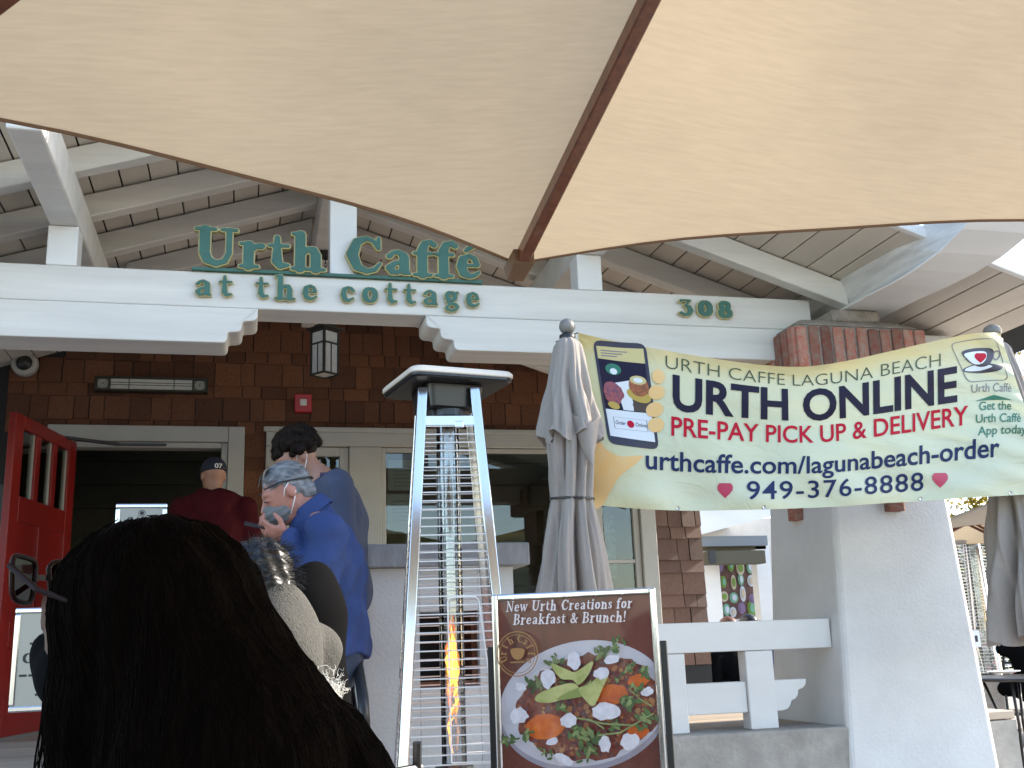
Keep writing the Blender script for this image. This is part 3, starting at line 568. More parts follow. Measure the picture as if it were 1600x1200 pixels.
# ================================================================ OPEN UMBRELLA overhead
def open_umbrella(name, label, c, R, zt, rise, az0, mats, n=8, pole_r=.026):
    r = empty(name, (c[0], c[1], 0), label, 'umbrella'); A = Vector((c[0], c[1], zt+rise)); step = 2*math.pi/n
    pole = MB().tube([(c[0], c[1], 0), (c[0], c[1], zt+rise+.02)], pole_r, 14).build('pole', mats[1], r, smooth=True)
    MB().lathe((c[0], c[1], zt+rise+.02), [(.02, 0), (.045, .02), (.05, .05), (.03, .09), (.005, .11)], 14).build('finial', mats[1], r, smooth=True)
    MB().lathe((c[0], c[1], 0), [(.36, 0), (.36, .05), (.30, .09), (.05, .12), (.04, .32)], 24).build('base', M['concrete'], r, smooth=True)
    MB().lathe((c[0], c[1], zt+rise-.13), [(.045, 0), (.055, .03), (.055, .07), (.03, .10)], 14).build('hub', mats[1], r)
    MB().lathe((c[0], c[1], zt+rise-.62), [(.03, 0), (.05, .02), (.05, .07), (.03, .09)], 14).build('runner', mats[1], r)
    tips = [Vector((c[0]+R*math.cos(az0+i*step), c[1]+R*math.sin(az0+i*step), zt)) for i in range(n)]
    NU, NV = 16, 14
    for i in range(n):
        a, b = tips[i], tips[(i+1) % n]; V = []; F = []
        for iu in range(NU+1):
            s = .02+.98*iu/NU
            for iv in range(NV+1):
                t = iv/NV; bow = 4*t*(1-t); ss = s*(1-.035*bow*s**3)
                p = A.lerp(a.lerp(b, t), ss); p.z -= .028*bow*math.sin(math.pi*min(1, s*.98))+.006*math.sin(9*t+3*s+i)*s*bow; V.append(p)
        F = [(q*(NV+1)+k, q*(NV+1)+k+1, (q+1)*(NV+1)+k+1, (q+1)*(NV+1)+k) for q in range(NU) for k in range(NV)]
        pn = pydata('canopy_panel', V, F, mats[0], r, True)
        rim = V[NU*(NV+1):]; inn = [A.lerp(p, 1-.016/((p-A).length)) for p in rim]
        hv = [p+Vector((0, 0, -.003)) for p in rim]+[p+Vector((0, 0, -.005)) for p in inn]+[p+Vector((0, 0, .003)) for p in rim]
        hf = [(k, k+1, NV+2+k, NV+1+k) for k in range(NV)]+[(k, k+1, 2*(NV+1)+k+1, 2*(NV+1)+k) for k in range(NV)]
        pydata('hem', hv, hf, mats[2], pn, True)
        d = (a-A).normalized(); st_ = A+d*.06
        MB().bar(st_+Vector((0, 0, -.026)), a-d*.03+Vector((0, 0, -.024)), .034, .04).build('rib', mats[1], r, bevel=.004, seg=1)
        mid = A.lerp(a, .42)+Vector((0, 0, -.045)); MB().bar((c[0], c[1], zt+rise-.57), mid, .02, .026).build('strut', mats[1], r)
        sx = d.cross(Vector((0, 0, 1))).normalized()*.034; q = a-d*.085+Vector((0, 0, -.008))
        MB().hexa([q-sx*.9, q+sx*.9, a+sx+d*.012+Vector((0, 0, -.008)), a-sx+d*.012+Vector((0, 0, -.008))][::1], [q-sx*.9+Vector((0, 0, -.040)), q+sx*.9+Vector((0, 0, -.040)), a+sx*.7+d*.006+Vector((0, 0, -.050)), a-sx*.7+d*.006+Vector((0, 0, -.050))]).build('rib_pocket', mats[2], pn, bevel=.004)
    return r
M['hem'] = clothmat('tan_hem', (.28, .19, .13), (.24, .16, .11), .35, .05)
open_umbrella('open_umbrella', 'large tan canvas umbrella with brown wooden ribs, spread overhead', (.823, .632), 2.1, 2.15, .52, math.radians(93), (M['canopy'], M['wood'], M['hem']))
# ================================================================ CLOSED UMBRELLAS
def closed_umbrella(seed=0):
    rr_ = random.Random(seed); r = empty('closed_umbrella', (0, 0, 0))
    MB().tube([(0, 0, 0), (0, 0, 2.41)], .022, 12).build('pole', M['wood'], r, smooth=True)
    MB().lathe((0, 0, 0), [(.30, 0), (.30, .06), (.05, .09), (.04, .35)], 24).build('base', M['concrete'], r, smooth=True)
    MB().lathe((0, 0, 2.438), [(.036*math.sin(a)+.0005, .036-.036*math.cos(a)) for a in np.linspace(0, math.pi, 11)], 18).build('finial', mat('finial_paint', (.20, .19, .17), .5, var=.2, vscale=30), r, smooth=True)
    MB().lathe((0, 0, 2.40), [(.030, 0), (.036, .012), (.036, .032), (.022, .042)], 16).build('collar', M['black'], r, smooth=True)
    ph = [rr_.uniform(0, 6.28) for _ in range(8)]
    def drape(z0, z1, prof, fold, name, nz=30, nth=128, k=8, skew=0, hem=0):
        V = []; F = []
        for iz in range(nz+1):
            t = iz/nz; z = z0+(z1-z0)*t; b = np.interp(t, [p[0] for p in prof], [p[1] for p in prof]); f = np.interp(t, [p[0] for p in fold], [p[1] for p in fold])
            for it in range(nth):
                th = 2*math.pi*it/nth; q = th+skew*t+.10*math.sin(3*t*3+ph[1])
                w1 = abs(math.cos(k/2*q+ph[0]+.5*math.sin(2*th+ph[2])))**.8; w2 = math.sin(13*q+ph[3]+2*t)*.12+math.sin(5*th+ph[4]+5*t)*.10+math.sin(23*th+ph[6]-3*t+2*math.sin(4*t+ph[7]))*.08+abs(math.sin(19*th+ph[5]+4*t))*.07-.035+math.sin(47*th-6*t)*.025
                rad = b*(1-f*(1-w1)+w2*f); zz = z-hem*t**6*(.5+.5*math.cos(k/2*2*q+ph[5]))
                V.append((rad*math.cos(th), rad*math.sin(th), zz))
        F = [(i*nth+j, i*nth+(j+1) % nth, (i+1)*nth+(j+1) % nth, (i+1)*nth+j) for i in range(nz) for j in range(nth)]
        return pydata(name, V, F, M['greycloth'], r, True)
    cp = drape(2.06, 1.03, [(0, .085), (.12, .10), (.25, .098), (.345, .093), (.40, .105), (.55, .135), (.8, .168), (1, .185)], [(0, .45), (.25, .45), (.345, .28), (.45, .5), (1, .62)], 'canopy', 40, 160, 8, .35, .05)
    drape(2.415, 1.985, [(0, .036), (.06, .062), (.2, .074), (.5, .098), (.8, .125), (1, .148)], [(0, .10), (.2, .2), (.6, .38), (1, .5)], 'top_tier', 26, 144, 6, -.25, .05)
    # a fold of cloth pulled out under the top tier
    V = []; F = []
    for i in range(13):
        for j in range(13):
            s, t = i/12*2-1, j/12; wd = .062*(1-t)**.7+.004; V.append((.045+s*wd+.01*t, -.085-.055*(1-s*s)*(1-.3*t)-.01*t, 2.03-.20*t-.02*math.cos(3*s)))
    pydata('cloth_fold', V, [(i*13+j, i*13+j+1, (i+1)*13+j+1, (i+1)*13+j) for i in range(12) for j in range(12)], M['greycloth'], cp, True)
    MB().tube([(.094*math.cos(a), .094*math.sin(a), 1.703+.006*math.sin(a)) for a in np.linspace(0, 2*math.pi, 33)], .0055, 6, False).build('tie_strap', M['black'], r)
    return r
um = closed_umbrella(3); tag(um, 'closed grey umbrella tied with a black strap, beside the heater', 'umbrella', 'closed umbrellas holding the banner')
p = AY(886, 510, 4.30); um.location = (p[0]-.055, p[1], p[2]-2.474); um.rotation_euler = (0, math.radians(1.28), 0)
um2 = closed_umbrella(8); tag(um2, 'closed grey umbrella behind the app end of the banner', 'umbrella', 'closed umbrellas holding the banner')
p2 = AY(1545, 518, 4.40); um2.location = (p2[0]+.02, p2[1], 0); um2.scale = (1.25, 1.25, p2[2]/2.474)
# ================================================================ BANNER
TOP = [(903, 520), (975, 536), (1048, 549), (1120, 561), (1190, 570), (1255, 573), (1322, 564), (1390, 549), (1455, 534), (1520, 521), (1562, 520)]
BOT = [(928, 789), (1000, 795), (1075, 798), (1150, 797), (1225, 795), (1300, 792), (1370, 787), (1440, 783), (1510, 778), (1580, 774), (1648, 770)]
us = np.linspace(0, 1, 11); TX, TY_ = np.array([p[0] for p in TOP]), np.array([p[1] for p in TOP]); BX, BY_ = np.array([p[0] for p in BOT]), np.array([p[1] for p in BOT])
def smooth1(x, a):      # cubic-ish interpolation along u
    i = np.clip(np.floor(x*10).astype(int), 0, 9); t = x*10-i; g_ = lambda k: a[np.clip(k, 0, 10)]
    return .5*(2*g_(i)+(-g_(i-1)+g_(i+1))*t+(2*g_(i-1)-5*g_(i)+4*g_(i+1)-g_(i+2))*t*t+(-g_(i-1)+3*g_(i)-3*g_(i+1)+g_(i+2))*t**3)
def bpx(u, v): u = np.asarray(u, float); v = np.asarray(v, float); return (1-v)*smooth1(u, TX)+v*smooth1(u, BX), (1-v)*smooth1(u, TY_)+v*smooth1(u, BY_)
_gu, _gv = np.meshgrid(np.linspace(-.02, 1, 409), np.linspace(-.02, 1.02, 209)); _gx, _gy = bpx(_gu, _gv)
def buv(x, y):
    k = np.argmin((_gx-x)**2+(_gy-y)**2); u, v = _gu.flat[k], _gv.flat[k]
    for _ in range(6):
        X, Y = bpx(u, v); e = 1e-3; Xu, Yu = bpx(u+e, v); Xv, Yv = bpx(u, v+e); J = np.array([[Xu-X, Xv-X], [Yu-Y, Yv-Y]])/e; d = np.linalg.solve(J, [x-X, y-Y]); u += d[0]; v += d[1]
    return float(u), float(v)
def BN(u, v, off=0):
    x, y = bpx(u, v); x, y = float(x), float(y)
    Y = 4.37-.13*u - .05*math.sin(math.pi*u)*(1-.3*v)
    Y += .010*math.sin(14*u+5*v)*(.3+v*.7)+.007*math.sin(31*u-7*v+1)*v + .014*math.exp(-((u-.5)/.28)**2)*math.sin(17*v)*math.exp(-3.5*v) + .010*math.exp(-u/.12)*math.sin(16*(v+.7*u))+.007*math.sin(40*(u-.9*v))*math.exp(-(1-u)/.2)
    Y += .016*math.exp(-((v-.93)/.08)**2)*math.sin(26*u+2)
    p = AY(x, y, Y); d = (p-CAM); d /= np.linalg.norm(d); return p-d*off
bn = empty('banner', (2.5, 4.3, 1.66), 'pale yellow vinyl banner advertising online orders, strung between two closed umbrellas', 'banner')
bm_mat = bpy.data.materials.new('banner_vinyl'); bm_mat.use_nodes = True; n_ = bm_mat.node_tree.nodes; L_2 = bm_mat.node_tree.links; pb = n_['Principled BSDF']; pb.inputs['Roughness'].default_value = .42
uvn = n_.new('ShaderNodeUVMap'); uvn.uv_map = 'uv'; sp = n_.new('ShaderNodeSeparateXYZ'); L_2.new(uvn.outputs[0], sp.inputs[0])
rv = n_.new('ShaderNodeValToRGB'); L_2.new(sp.outputs[1], rv.inputs[0]); e_ = rv.color_ramp.elements; e_[0].position = 0; e_[0].color = (.58, .48, .23, 1); e_[1].position = 1; e_[1].color = (.60, .62, .42, 1)
for ps, c_ in ((.06, (.62, .54, .27, 1)), (.14, (.63, .62, .40, 1)), (.5, (.60, .65, .47, 1)), (.9, (.60, .64, .48, 1))): q = e_.new(ps); q.color = c_
ru = n_.new('ShaderNodeValToRGB'); L_2.new(sp.outputs[0], ru.inputs[0]); e_ = ru.color_ramp.elements; e_[0].position = 0; e_[0].color = (1, .92, .72, 1); e_[1].position = .16; e_[1].color = (1, 1, 1, 1)
mx_ = n_.new('ShaderNodeMix'); mx_.data_type = 'RGBA'; mx_.blend_type = 'MULTIPLY'; mx_.inputs[0].default_value = 1; L_2.new(rv.outputs[0], mx_.inputs[6]); L_2.new(ru.outputs[0], mx_.inputs[7]); L_2.new(mx_.outputs[2], pb.inputs['Base Color'])
nz_ = n_.new('ShaderNodeTexNoise'); nz_.inputs['Scale'].default_value = 7; nz_.inputs['Detail'].default_value = 6; nz_.inputs['Distortion'].default_value = 1.5; bp_ = n_.new('ShaderNodeBump'); bp_.inputs['Strength'].default_value = .35; bp_.inputs['Distance'].default_value = .02; L_2.new(nz_.outputs[0], bp_.inputs['Height']); L_2.new(bp_.outputs[0], pb.inputs['Normal'])
tr_ = n_.new('ShaderNodeBsdfTranslucent'); L_2.new(mx_.outputs[2], tr_.inputs[0]); ms_ = n_.new('ShaderNodeMixShader'); ms_.inputs[0].default_value = .22; L_2.new(pb.outputs[0], ms_.inputs[1]); L_2.new(tr_.outputs[0], ms_.inputs[2]); L_2.new(ms_.outputs[0], n_['Material Output'].inputs[0])
NU, NV = 120, 44; V = [BN(i/NU, j/NV) for i in range(NU+1) for j in range(NV+1)]
F = [(i*(NV+1)+j, i*(NV+1)+j+1, (i+1)*(NV+1)+j+1, (i+1)*(NV+1)+j) for i in range(NU) for j in range(NV)]
sh = pydata('sheet', V, F, bm_mat, bn, True); uvl = sh.data.uv_layers.new(name='uv')
for lp in sh.data.loops: k = lp.vertex_index; uvl.data[lp.index].uv = ((k//(NV+1))/NU, (k % (NV+1))/NV)
def decal(parts, m, name, off, parent=None):
    """parts: list of (V2 in uv, F); cut along the sheet's grid and laid on it"""
    bm = bmesh.new()
    for V2, F2 in parts:
        vs_ = [bm.verts.new((u, v, 0)) for u, v in V2]
        for f in F2:
            try: bm.faces.new([vs_[i] for i in f])
            except ValueError: pass
    us_ = [v.co.x for v in bm.verts]; vv_ = [v.co.y for v in bm.verts]
    for ax, lo, hi, N in ((0, min(us_), max(us_), NU), (1, min(vv_), max(vv_), NV)):
        for k in range(int(math.floor(lo*N)), int(math.ceil(hi*N))+1):
            co_ = [0, 0, 0]; no_ = [0, 0, 0]; co_[ax] = k/N; no_[ax] = 1
            bmesh.ops.bisect_plane(bm, geom=bm.verts[:]+bm.edges[:]+bm.faces[:], plane_co=co_, plane_no=no_, dist=1e-6)
    for v in bm.verts: v.co = BN(v.co.x, v.co.y, off)
    me = bpy.data.meshes.new(name); bm.to_mesh(me); bm.free(); return link(name, me, m, parent or bn)
def btext(s, a, b, h, m, bold=.0, shear=0, off=.003, space=1.0, name='lettering'):
    V, F = text2d(s, bold, shear, space); ua, ub = np.array(buv(*a)), np.array(buv(*b)); up_ = np.array(buv(a[0], a[1]-h))-ua; up2 = np.array(buv(b[0], b[1]-h))-ub; ch = capheight()
    W = [tuple(ua+(ub-ua)*x+(up_*(1-x)+up2*x)*(y/ch)) for x, y in V]; return decal([(W, F)], m, name, off)
def bpoly(polys, m, name, off): return decal([fill2d([buv(*p) for p in q]) for q in polys], m, name, off)
plain('navy_print', (.014, .012, .030), .6, spec=.15); plain('red_print', (.42, .006, .028), .6, spec=.15); plain('blue_print', (.014, .026, .085), .6, spec=.15); plain('green_print', (.012, .14, .085), .5); plain('dkgreen_print', (.03, .055, .02), .5); plain('pink_heart', (.42, .03, .08), .5)
plain('skin_print', (.62, .36, .11), .5, var=.35, vscale=9, col2=(.66, .47, .22)); plain('white_print', (.62, .66, .68), .5); plain('phone_print', (.014, .011, .03), .4); plain('grey_print', (.16, .15, .16), .5)
plain('cake_print', (.30, .06, .05), .5, var=.9, vscale=60, col2=(.05, .03, .09)); plain('coffee_print', (.34, .10, .03), .5, var=.6, vscale=50); plain('wood_print', (.05, .03, .02), .5); plain('tan_print', (.50, .42, .18), .5); plain('saucer_print', (.42, .30, .05), .5)
btext('URTH CAFFE LAGUNA BEACH', (1040, 575), (1470, 572), 20, M['dkgreen_print'], -.012)
btext('URTH ONLINE', (1051, 639), (1496, 626), 52, M['navy_print'], .028)
btext('PRE-PAY PICK UP & DELIVERY', (1049, 680), (1513, 663), 29, M['red_print'], .014)
btext('urthcaffe.com/lagunabeach-order', (1009, 732), (1562, 713), 30, M['blue_print'], .016)
btext('949-376-8888', (1167, 780), (1443, 766), 28, M['blue_print'], .008, space=1.1)
btext('Urth Caffé', (1518, 614), (1580, 612), 13, M['grey_print']); btext('Get the', (1530, 641), (1580, 640), 13, M['green_print'], .012)
btext('Urth Caffé', (1525, 661), (1595, 659), 13, M['green_print'], .012); btext('App today!', (1528, 680), (1606, 677), 13, M['green_print'], .012)
bpoly([[(1523, 627), (1582, 625), (1553, 617)]], M['green_print'], 'arrow_print', .003)
heart = [(0, .95), (-.55, .45), (-.95, -.05), (-.98, -.5), (-.72, -.85), (-.35, -.85), (0, -.5), (.35, -.85), (.72, -.85), (.98, -.5), (.95, -.05), (.55, .45)]
for cx, cy in ((1133, 766), (1469, 750)): bpoly([[(cx+12.5*x, cy+13*y) for x, y in heart]], M['pink_heart'], 'heart_print', .003)
# cup logo in a rounded square
def ring(poly, w_):
    c_ = np.mean(poly, 0); inner = [tuple(np.array(p)+(c_-np.array(p))/np.linalg.norm(c_-np.array(p))*w_) for p in poly]; n = len(poly)
    return [[poly[i], poly[(i+1) % n], inner[(i+1) % n], inner[i]] for i in range(n)]
sq = rounded([(1484, 536), (1556, 527), (1577, 594), (1512, 598)], 10); bpoly(ring(sq, 1.6), M['grey_print'], 'logo_frame_print', .0024)
bpoly([catmull([(1504, 578), (1520, 570), (1545, 568), (1566, 572), (1560, 579), (1535, 583), (1512, 582)])], M['phone_print'], 'saucer_print', .0024)
bpoly([catmull([(1508, 577), (1522, 571), (1543, 570), (1550, 573), (1532, 579), (1512, 580)])], M['white_print'], 'saucer_print', .0032)
bpoly([catmull([(1504, 549), (1525, 544), (1550, 545), (1552, 557), (1545, 570), (1530, 573), (1515, 566), (1507, 558)])], M['phone_print'], 'cup_print', .0040)
bpoly([catmull([(1507, 553), (1525, 549), (1540, 550), (1541, 560), (1534, 568), (1522, 569), (1512, 561)])], M['white_print'], 'cup_print', .0048)
bpoly([[(1532+9.5*x, 559+8.5*y) for x, y in heart]], M['red_print'], 'heart_print', .0056)
bpoly(ring(ell2(1557, 555, 6, 8, .3, 14), 2.2), M['grey_print'], 'cup_handle_print', .0040)
# the phone held in a hand
bpoly([catmull([(904, 590), (914, 600), (925, 640), (938, 690), (965, 712), (1003, 712), (996, 722), (968, 745), (950, 775), (941, 789), (928, 788), (919, 700)])], M['skin_print'], 'hand_print', .0018)
PH = [(926, 531), (1009, 537), (1030, 703), (951, 693)]
def phq(s, t): a = [PH[0][k]*(1-s)+PH[1][k]*s for k in (0, 1)]; b = [PH[3][k]*(1-s)+PH[2][k]*s for k in (0, 1)]; return (a[0]*(1-t)+b[0]*t, a[1]*(1-t)+b[1]*t)
bpoly([rounded(PH, 13)], M['phone_print'], 'phone_print', .0024)
def pq(pts, m, name, off): bpoly([[phq(*p) for p in pts]], M[m], name, off)
pq([(.05, .055), (.94, .05), (.94, .19), (.05, .175)], 'tan_print', 'screen_print', .0030)
pq([(.05, .175), (.94, .19), (.94, .66), (.05, .66)], 'navy_print', 'screen_print', .0030)
pq([(.05, .66), (.94, .66), (.94, .93), (.06, .92)], 'white_print', 'screen_print', .0030)
pq([(.30, .40), (.62, .36), (.60, .655), (.40, .655)], 'white_print', 'napkin_print', .0036); pq([(.55, .50), (.94, .52), (.94, .655), (.62, .655)], 'wood_print', 'table_print', .0036)
pq(ell2(.31, .27, .15, .055, 0, 20), 'green_print', 'logo_print', .0036); pq(ell2(.31, .29, .07, .03, 0, 16), 'white_print', 'logo_print', .0042)
pq(ell2(.25, .50, .19, .11, 0, 24, .08, 2), 'cake_print', 'cake_print', .0042); pq(ell2(.22, .62, .11, .035, .1, 20, .05), 'saucer_print', 'cake_print', .0046)
pq(ell2(.74, .50, .23, .065, .1, 24), 'saucer_print', 'saucer_print', .0042); pq(ell2(.76, .41, .19, .10, 0, 24), 'coffee_print', 'coffee_print', .0048); pq(ell2(.76, .355, .16, .042, 0, 22), 'tan_print', 'coffee_print', .0054); pq(ell2(.76, .355, .09, .024, 0, 18), 'white_print', 'coffee_print', .0060)
pq(ell2(.50, .785, .07, .035, 0, 18), 'red_print', 'cup_print', .0042)
bpoly(ring([phq(*p) for p in ((.17, .73), (.83, .73), (.83, .84), (.17, .84))], 1.0), M['grey_print'], 'button_print', .0036)
for s, a, b in (('Order', (.20, .80), (.40, .80)), ('Online', (.59, .80), (.81, .80))): btext(s, phq(*a), phq(*b), 6, M['phone_print'], .0, off=.0042)
for k in range(3): pq([(.12, .09+.025*k), (.62-.1*k, .09+.025*k), (.62-.1*k, .10+.025*k), (.12, .10+.025*k)], 'grey_print', 'lettering', .0036)
for cx, cy, rx in ((1029, 588, 10), (1026, 613, 13), (1023, 640, 14), (1025, 664, 13)): bpoly([ell2(cx, cy, rx, 11.5, -.25, 20)], M['skin_print'], 'finger_print', .0050)
# grommets and ties
for u in (.18, .36, .70, .9):
    p = BN(u, .985, .003); MB().tube([p+np.array([.008*math.cos(a), 0, .008*math.sin(a)]) for a in np.linspace(0, 6.283, 13)], .0022, 5, False).build('grommet', M['steel'], bn)
for q, b in (((.0, .0), (p2[0]*0+um.location.x, 4.30, um.location.z+2.40)), ((.0, .98), (um.location.x+.05, 4.24, um.location.z+1.70)), ((1, 0), (um2.location.x, 4.38, p2[2]-.03))):
    MB().tube([BN(*q, .002), b], .003, 5).build('tie_cord', M['black'], bn)
# ================================================================ POSTER STAND
PA, PBv = np.array([.838, 3.70]), np.array([1.350, 3.44]); pu = (PBv-PA)/np.linalg.norm(PBv-PA); pn_ = np.array([pu[1], -pu[0]])
PWD = .574
def PP(u, v, t=0): q = PA+pu*u+pn_*t; return (q[0], q[1], v)
ps_ = empty('poster_stand', (1.1, 3.6, 0), 'framed brunch poster with eggs and avocado dish on a chrome floor stand', 'poster stand')
def pbox(mb, u0, u1, v0, v1, t0, t1): return mb.hexa([PP(u0, v0, t0), PP(u1, v0, t0), PP(u1, v0, t1), PP(u0, v0, t1)], [PP(u0, v1, t0), PP(u1, v1, t0), PP(u1, v1, t1), PP(u0, v1, t1)])
m = MB(); pbox(m, 0, .022, .50, 1.277, 0, .022); pbox(m, PWD-.022, PWD, .50, 1.277, 0, .022); pbox(m, .022, PWD-.022, 1.255, 1.277, 0, .022); pbox(m, .022, PWD-.022, .50, .522, 0, .022)
m.build('frame', M['steel'], ps_, bevel=.006, seg=3)
m = MB(); pbox(m, -.022, -.002, .40, 1.10, -.01, .014); m.build('stand_upright', M['blackmetal'], ps_, bevel=.003); m = MB(); pbox(m, PWD+.002, PWD+.024, .40, 1.10, -.01, .014); m.build('stand_upright', M['blackmetal'], ps_, bevel=.003)
m = MB(); pbox(m, -.022, PWD+.024, .06, .40, -.01, .012); pbox(m, .05, PWD-.05, 0, .06, -.18, .18); m.build('stand_foot', M['blackmetal'], ps_, bevel=.004)
m = MB(); pbox(m, .015, PWD-.015, .51, 1.268, -.004, .004); sheet = m.build('poster', plain('poster_brown', (.175, .044, .028), .6, var=.35, vscale=5, stretch=(3, 3, .5)), ps_)
def pc(cx, cy): return ((cx-45-.05*(cy-80))/1890, 1.272-(cy-90+.045*(cx-45))/1885)
PLY = [0.0046]
def pprint(polys, m, name='print', clip=True):
    PLY[0] += .0002; b = MB()
    for q in polys:
        q = [pc(*p) for p in q]
        if clip:
            q = [(min(max(u, .02), PWD-.02), max(v, .523)) for u, v in q]
        V2, F2 = fill2d(q); b.add([PP(u, v, PLY[0]) for u, v in V2], F2)
    return pydata(name, b.V, b.F, m, sheet)
plain('plate_print', (.62, .60, .68), .5, var=.1, vscale=4); plain('plate_shade', (.36, .34, .42), .5, var=.15, vscale=4); plain('plate_hi', (.66, .64, .69), .5)
hash_ = bpy.data.materials.new('hash_print'); hash_.use_nodes = True; hn_ = hash_.node_tree.nodes; vo = hn_.new('ShaderNodeTexVoronoi'); vo.inputs['Scale'].default_value = 75; tcn = hn_.new('ShaderNodeTexCoord'); hash_.node_tree.links.new(tcn.outputs['Object'], vo.inputs['Vector'])
cr = hn_.new('ShaderNodeValToRGB'); hash_.node_tree.links.new(vo.outputs['Color'], cr.inputs[0]); e_ = cr.color_ramp.elements; e_[0].color = (.07, .018, .016, 1); e_[1].color = (.42, .15, .08, 1); q = e_.new(.45); q.color = (.27, .06, .028, 1); q = e_.new(.7); q.color = (.13, .05, .06, 1); hash_.node_tree.links.new(cr.outputs[0], hn_['Principled BSDF'].inputs['Base Color'])
plain('egg_print', (.72, .17, .006), .4, var=.3, vscale=25, col2=(.60, .09, .01)); plain('avocado_print', (.42, .41, .17), .5, var=.4, vscale=18, col2=(.26, .29, .08)); plain('avocado_dark', (.20, .24, .06), .5); plain('cheese_print', (.60, .58, .64), .5, var=.2, vscale=40); plain('leaf_print', (.085, .15, .035), .5, var=.5, vscale=50, col2=(.03, .06, .02)); plain('leaf_light', (.22, .28, .10), .5, var=.4, vscale=50); plain('goldline', (.32, .16, .05), .5); plain('cream_print', (.66, .60, .62), .5)
pprint([ell2(655, 770, 560, 395, -.20, 60)], M['plate_shade'], 'plate_print'); pprint([ell2(650, 752, 545, 380, -.20, 60)], M['plate_print'], 'plate_print'); pprint([ell2(660, 770, 470, 318, -.20, 60)], M['plate_hi'], 'plate_print')
pprint([ell2(690, 775, 470, 318, -.20, 70, .05, 4)], hash_, 'hash_print')
R5 = random.Random(5)
CH = [plain('chunk_%d' % i, c) for i, c in enumerate(((.30, .07, .03), (.42, .16, .06), (.13, .035, .03), (.17, .08, .10), (.46, .22, .09), (.20, .03, .02)))]
for k in range(6):
    qs = []
    for _ in range(46):
        a_ = R5.uniform(0, 6.28); d_ = R5.random()**.5; x_, y_ = 690+430*d_*math.cos(a_), 775+285*d_*math.sin(a_)-.2*430*d_*math.cos(a_); s_ = R5.uniform(9, 24); qs.append(ell2(x_, y_, s_, s_*R5.uniform(.6, 1), R5.uniform(0, 3), 9, .2, R5.random()))
    pprint(qs, CH[k], 'hash_print')
for cx, cy, rx, ry in ((835, 700, 105, 62), (405, 905, 125, 78), (1010, 610, 70, 40), (1000, 920, 70, 40)): pprint([ell2(cx, cy, rx, ry, -.15, 26, .06, cx)], M['egg_print'], 'egg_print')
def sprig(cx, cy, n, sz, m):
    out = []
    for k in range(n):
        a = R5.uniform(0, 6.28); d = R5.uniform(.1, 1)*sz; x, y = cx+math.cos(a)*d*1.3, cy+math.sin(a)*d; L = R5.uniform(.5, 1.0)*sz; out.append(ell2(x, y, L*.62, L*.26, R5.uniform(0, 3.1), 10, .15, k))
    for q in out: pprint([q], M[m], 'leaf_print')
for cx, cy, n, sz in ((350, 640, 9, 60), (480, 500, 8, 50), (760, 445, 10, 55), (870, 395, 8, 48), (960, 740, 9, 60), (690, 960, 10, 75), (690, 1060, 9, 60), (1060, 840, 9, 65), (175, 1000, 7, 42), (960, 540, 7, 45), (880, 600, 4, 30), (1050, 550, 7, 45), (420, 1060, 5, 40), (560, 600, 5, 40), (880, 880, 7, 50), (620, 930, 7, 50), (300, 960, 6, 45), (1000, 660, 7, 45), (540, 780, 5, 40)): sprig(cx, cy, n, sz, 'leaf_print'); sprig(cx, cy, n//2, sz*.8, 'leaf_light')
for st__ in (((690, 850), (800, 870), (985, 875)), ((760, 940), (900, 920), (1110, 800)), ((620, 840), (720, 850), (800, 900)), ((960, 660), (1030, 720), (1100, 760))):
    q = [np.array(p) for p in st__]; pprint([[tuple(p+(0, -5)) for p in q]+[tuple(p+(0, 5)) for p in q[::-1]]], M['leaf_light'], 'stem_print')
pprint([catmull([(460, 512), (560, 545), (620, 560), (730, 495), (700, 580), (640, 640), (600, 610), (520, 600)])], M['avocado_print'], 'avocado_print')
pprint([catmull([(365, 745), (380, 700), (500, 650), (600, 630), (640, 660), (600, 700), (470, 750)])], M['avocado_print'], 'avocado_print'); pprint([catmull([(500, 735), (560, 690), (680, 640), (720, 610), (700, 690), (640, 715)])], M['avocado_dark'], 'avocado_print')
pprint([catmull([(640, 665), (700, 640), (800, 560), (830, 575), (800, 640), (740, 760), (690, 740)])], M['avocado_print'], 'avocado_print')
for cx, cy, rx, ry, s in ((265, 660, 38, 26, 1), (440, 605, 45, 60, 2), (610, 495, 45, 55, 3), (855, 480, 50, 30, 4), (785, 565, 48, 35, 5), (812, 798, 86, 54, 6), (575, 856, 58, 44, 7), (255, 835, 60, 50, 8), (805, 990, 38, 50, 9), (960, 970, 62, 45, 10), (1072, 672, 40, 26, 11), (545, 1088, 60, 30, 12), (470, 985, 40, 22, 13)): pprint([ell2(cx, cy, rx, ry, R5.uniform(-.4, .4), 16, .16, s)], M['cheese_print'], 'cheese_print')
pprint(ring(ell2(240, 455, 137, 142, 0, 40), 7), M['goldline'], 'round_logo_print'); pprint(ring(ell2(240, 455, 118, 122, 0, 40), 4), M['goldline'], 'round_logo_print')
pprint([catmull([(200, 425), (285, 425), (275, 475), (240, 492), (208, 472)]), [(195, 505), (290, 500), (288, 508), (196, 513)]], M['goldline'], 'cup_print')
PLY[0] += .0003
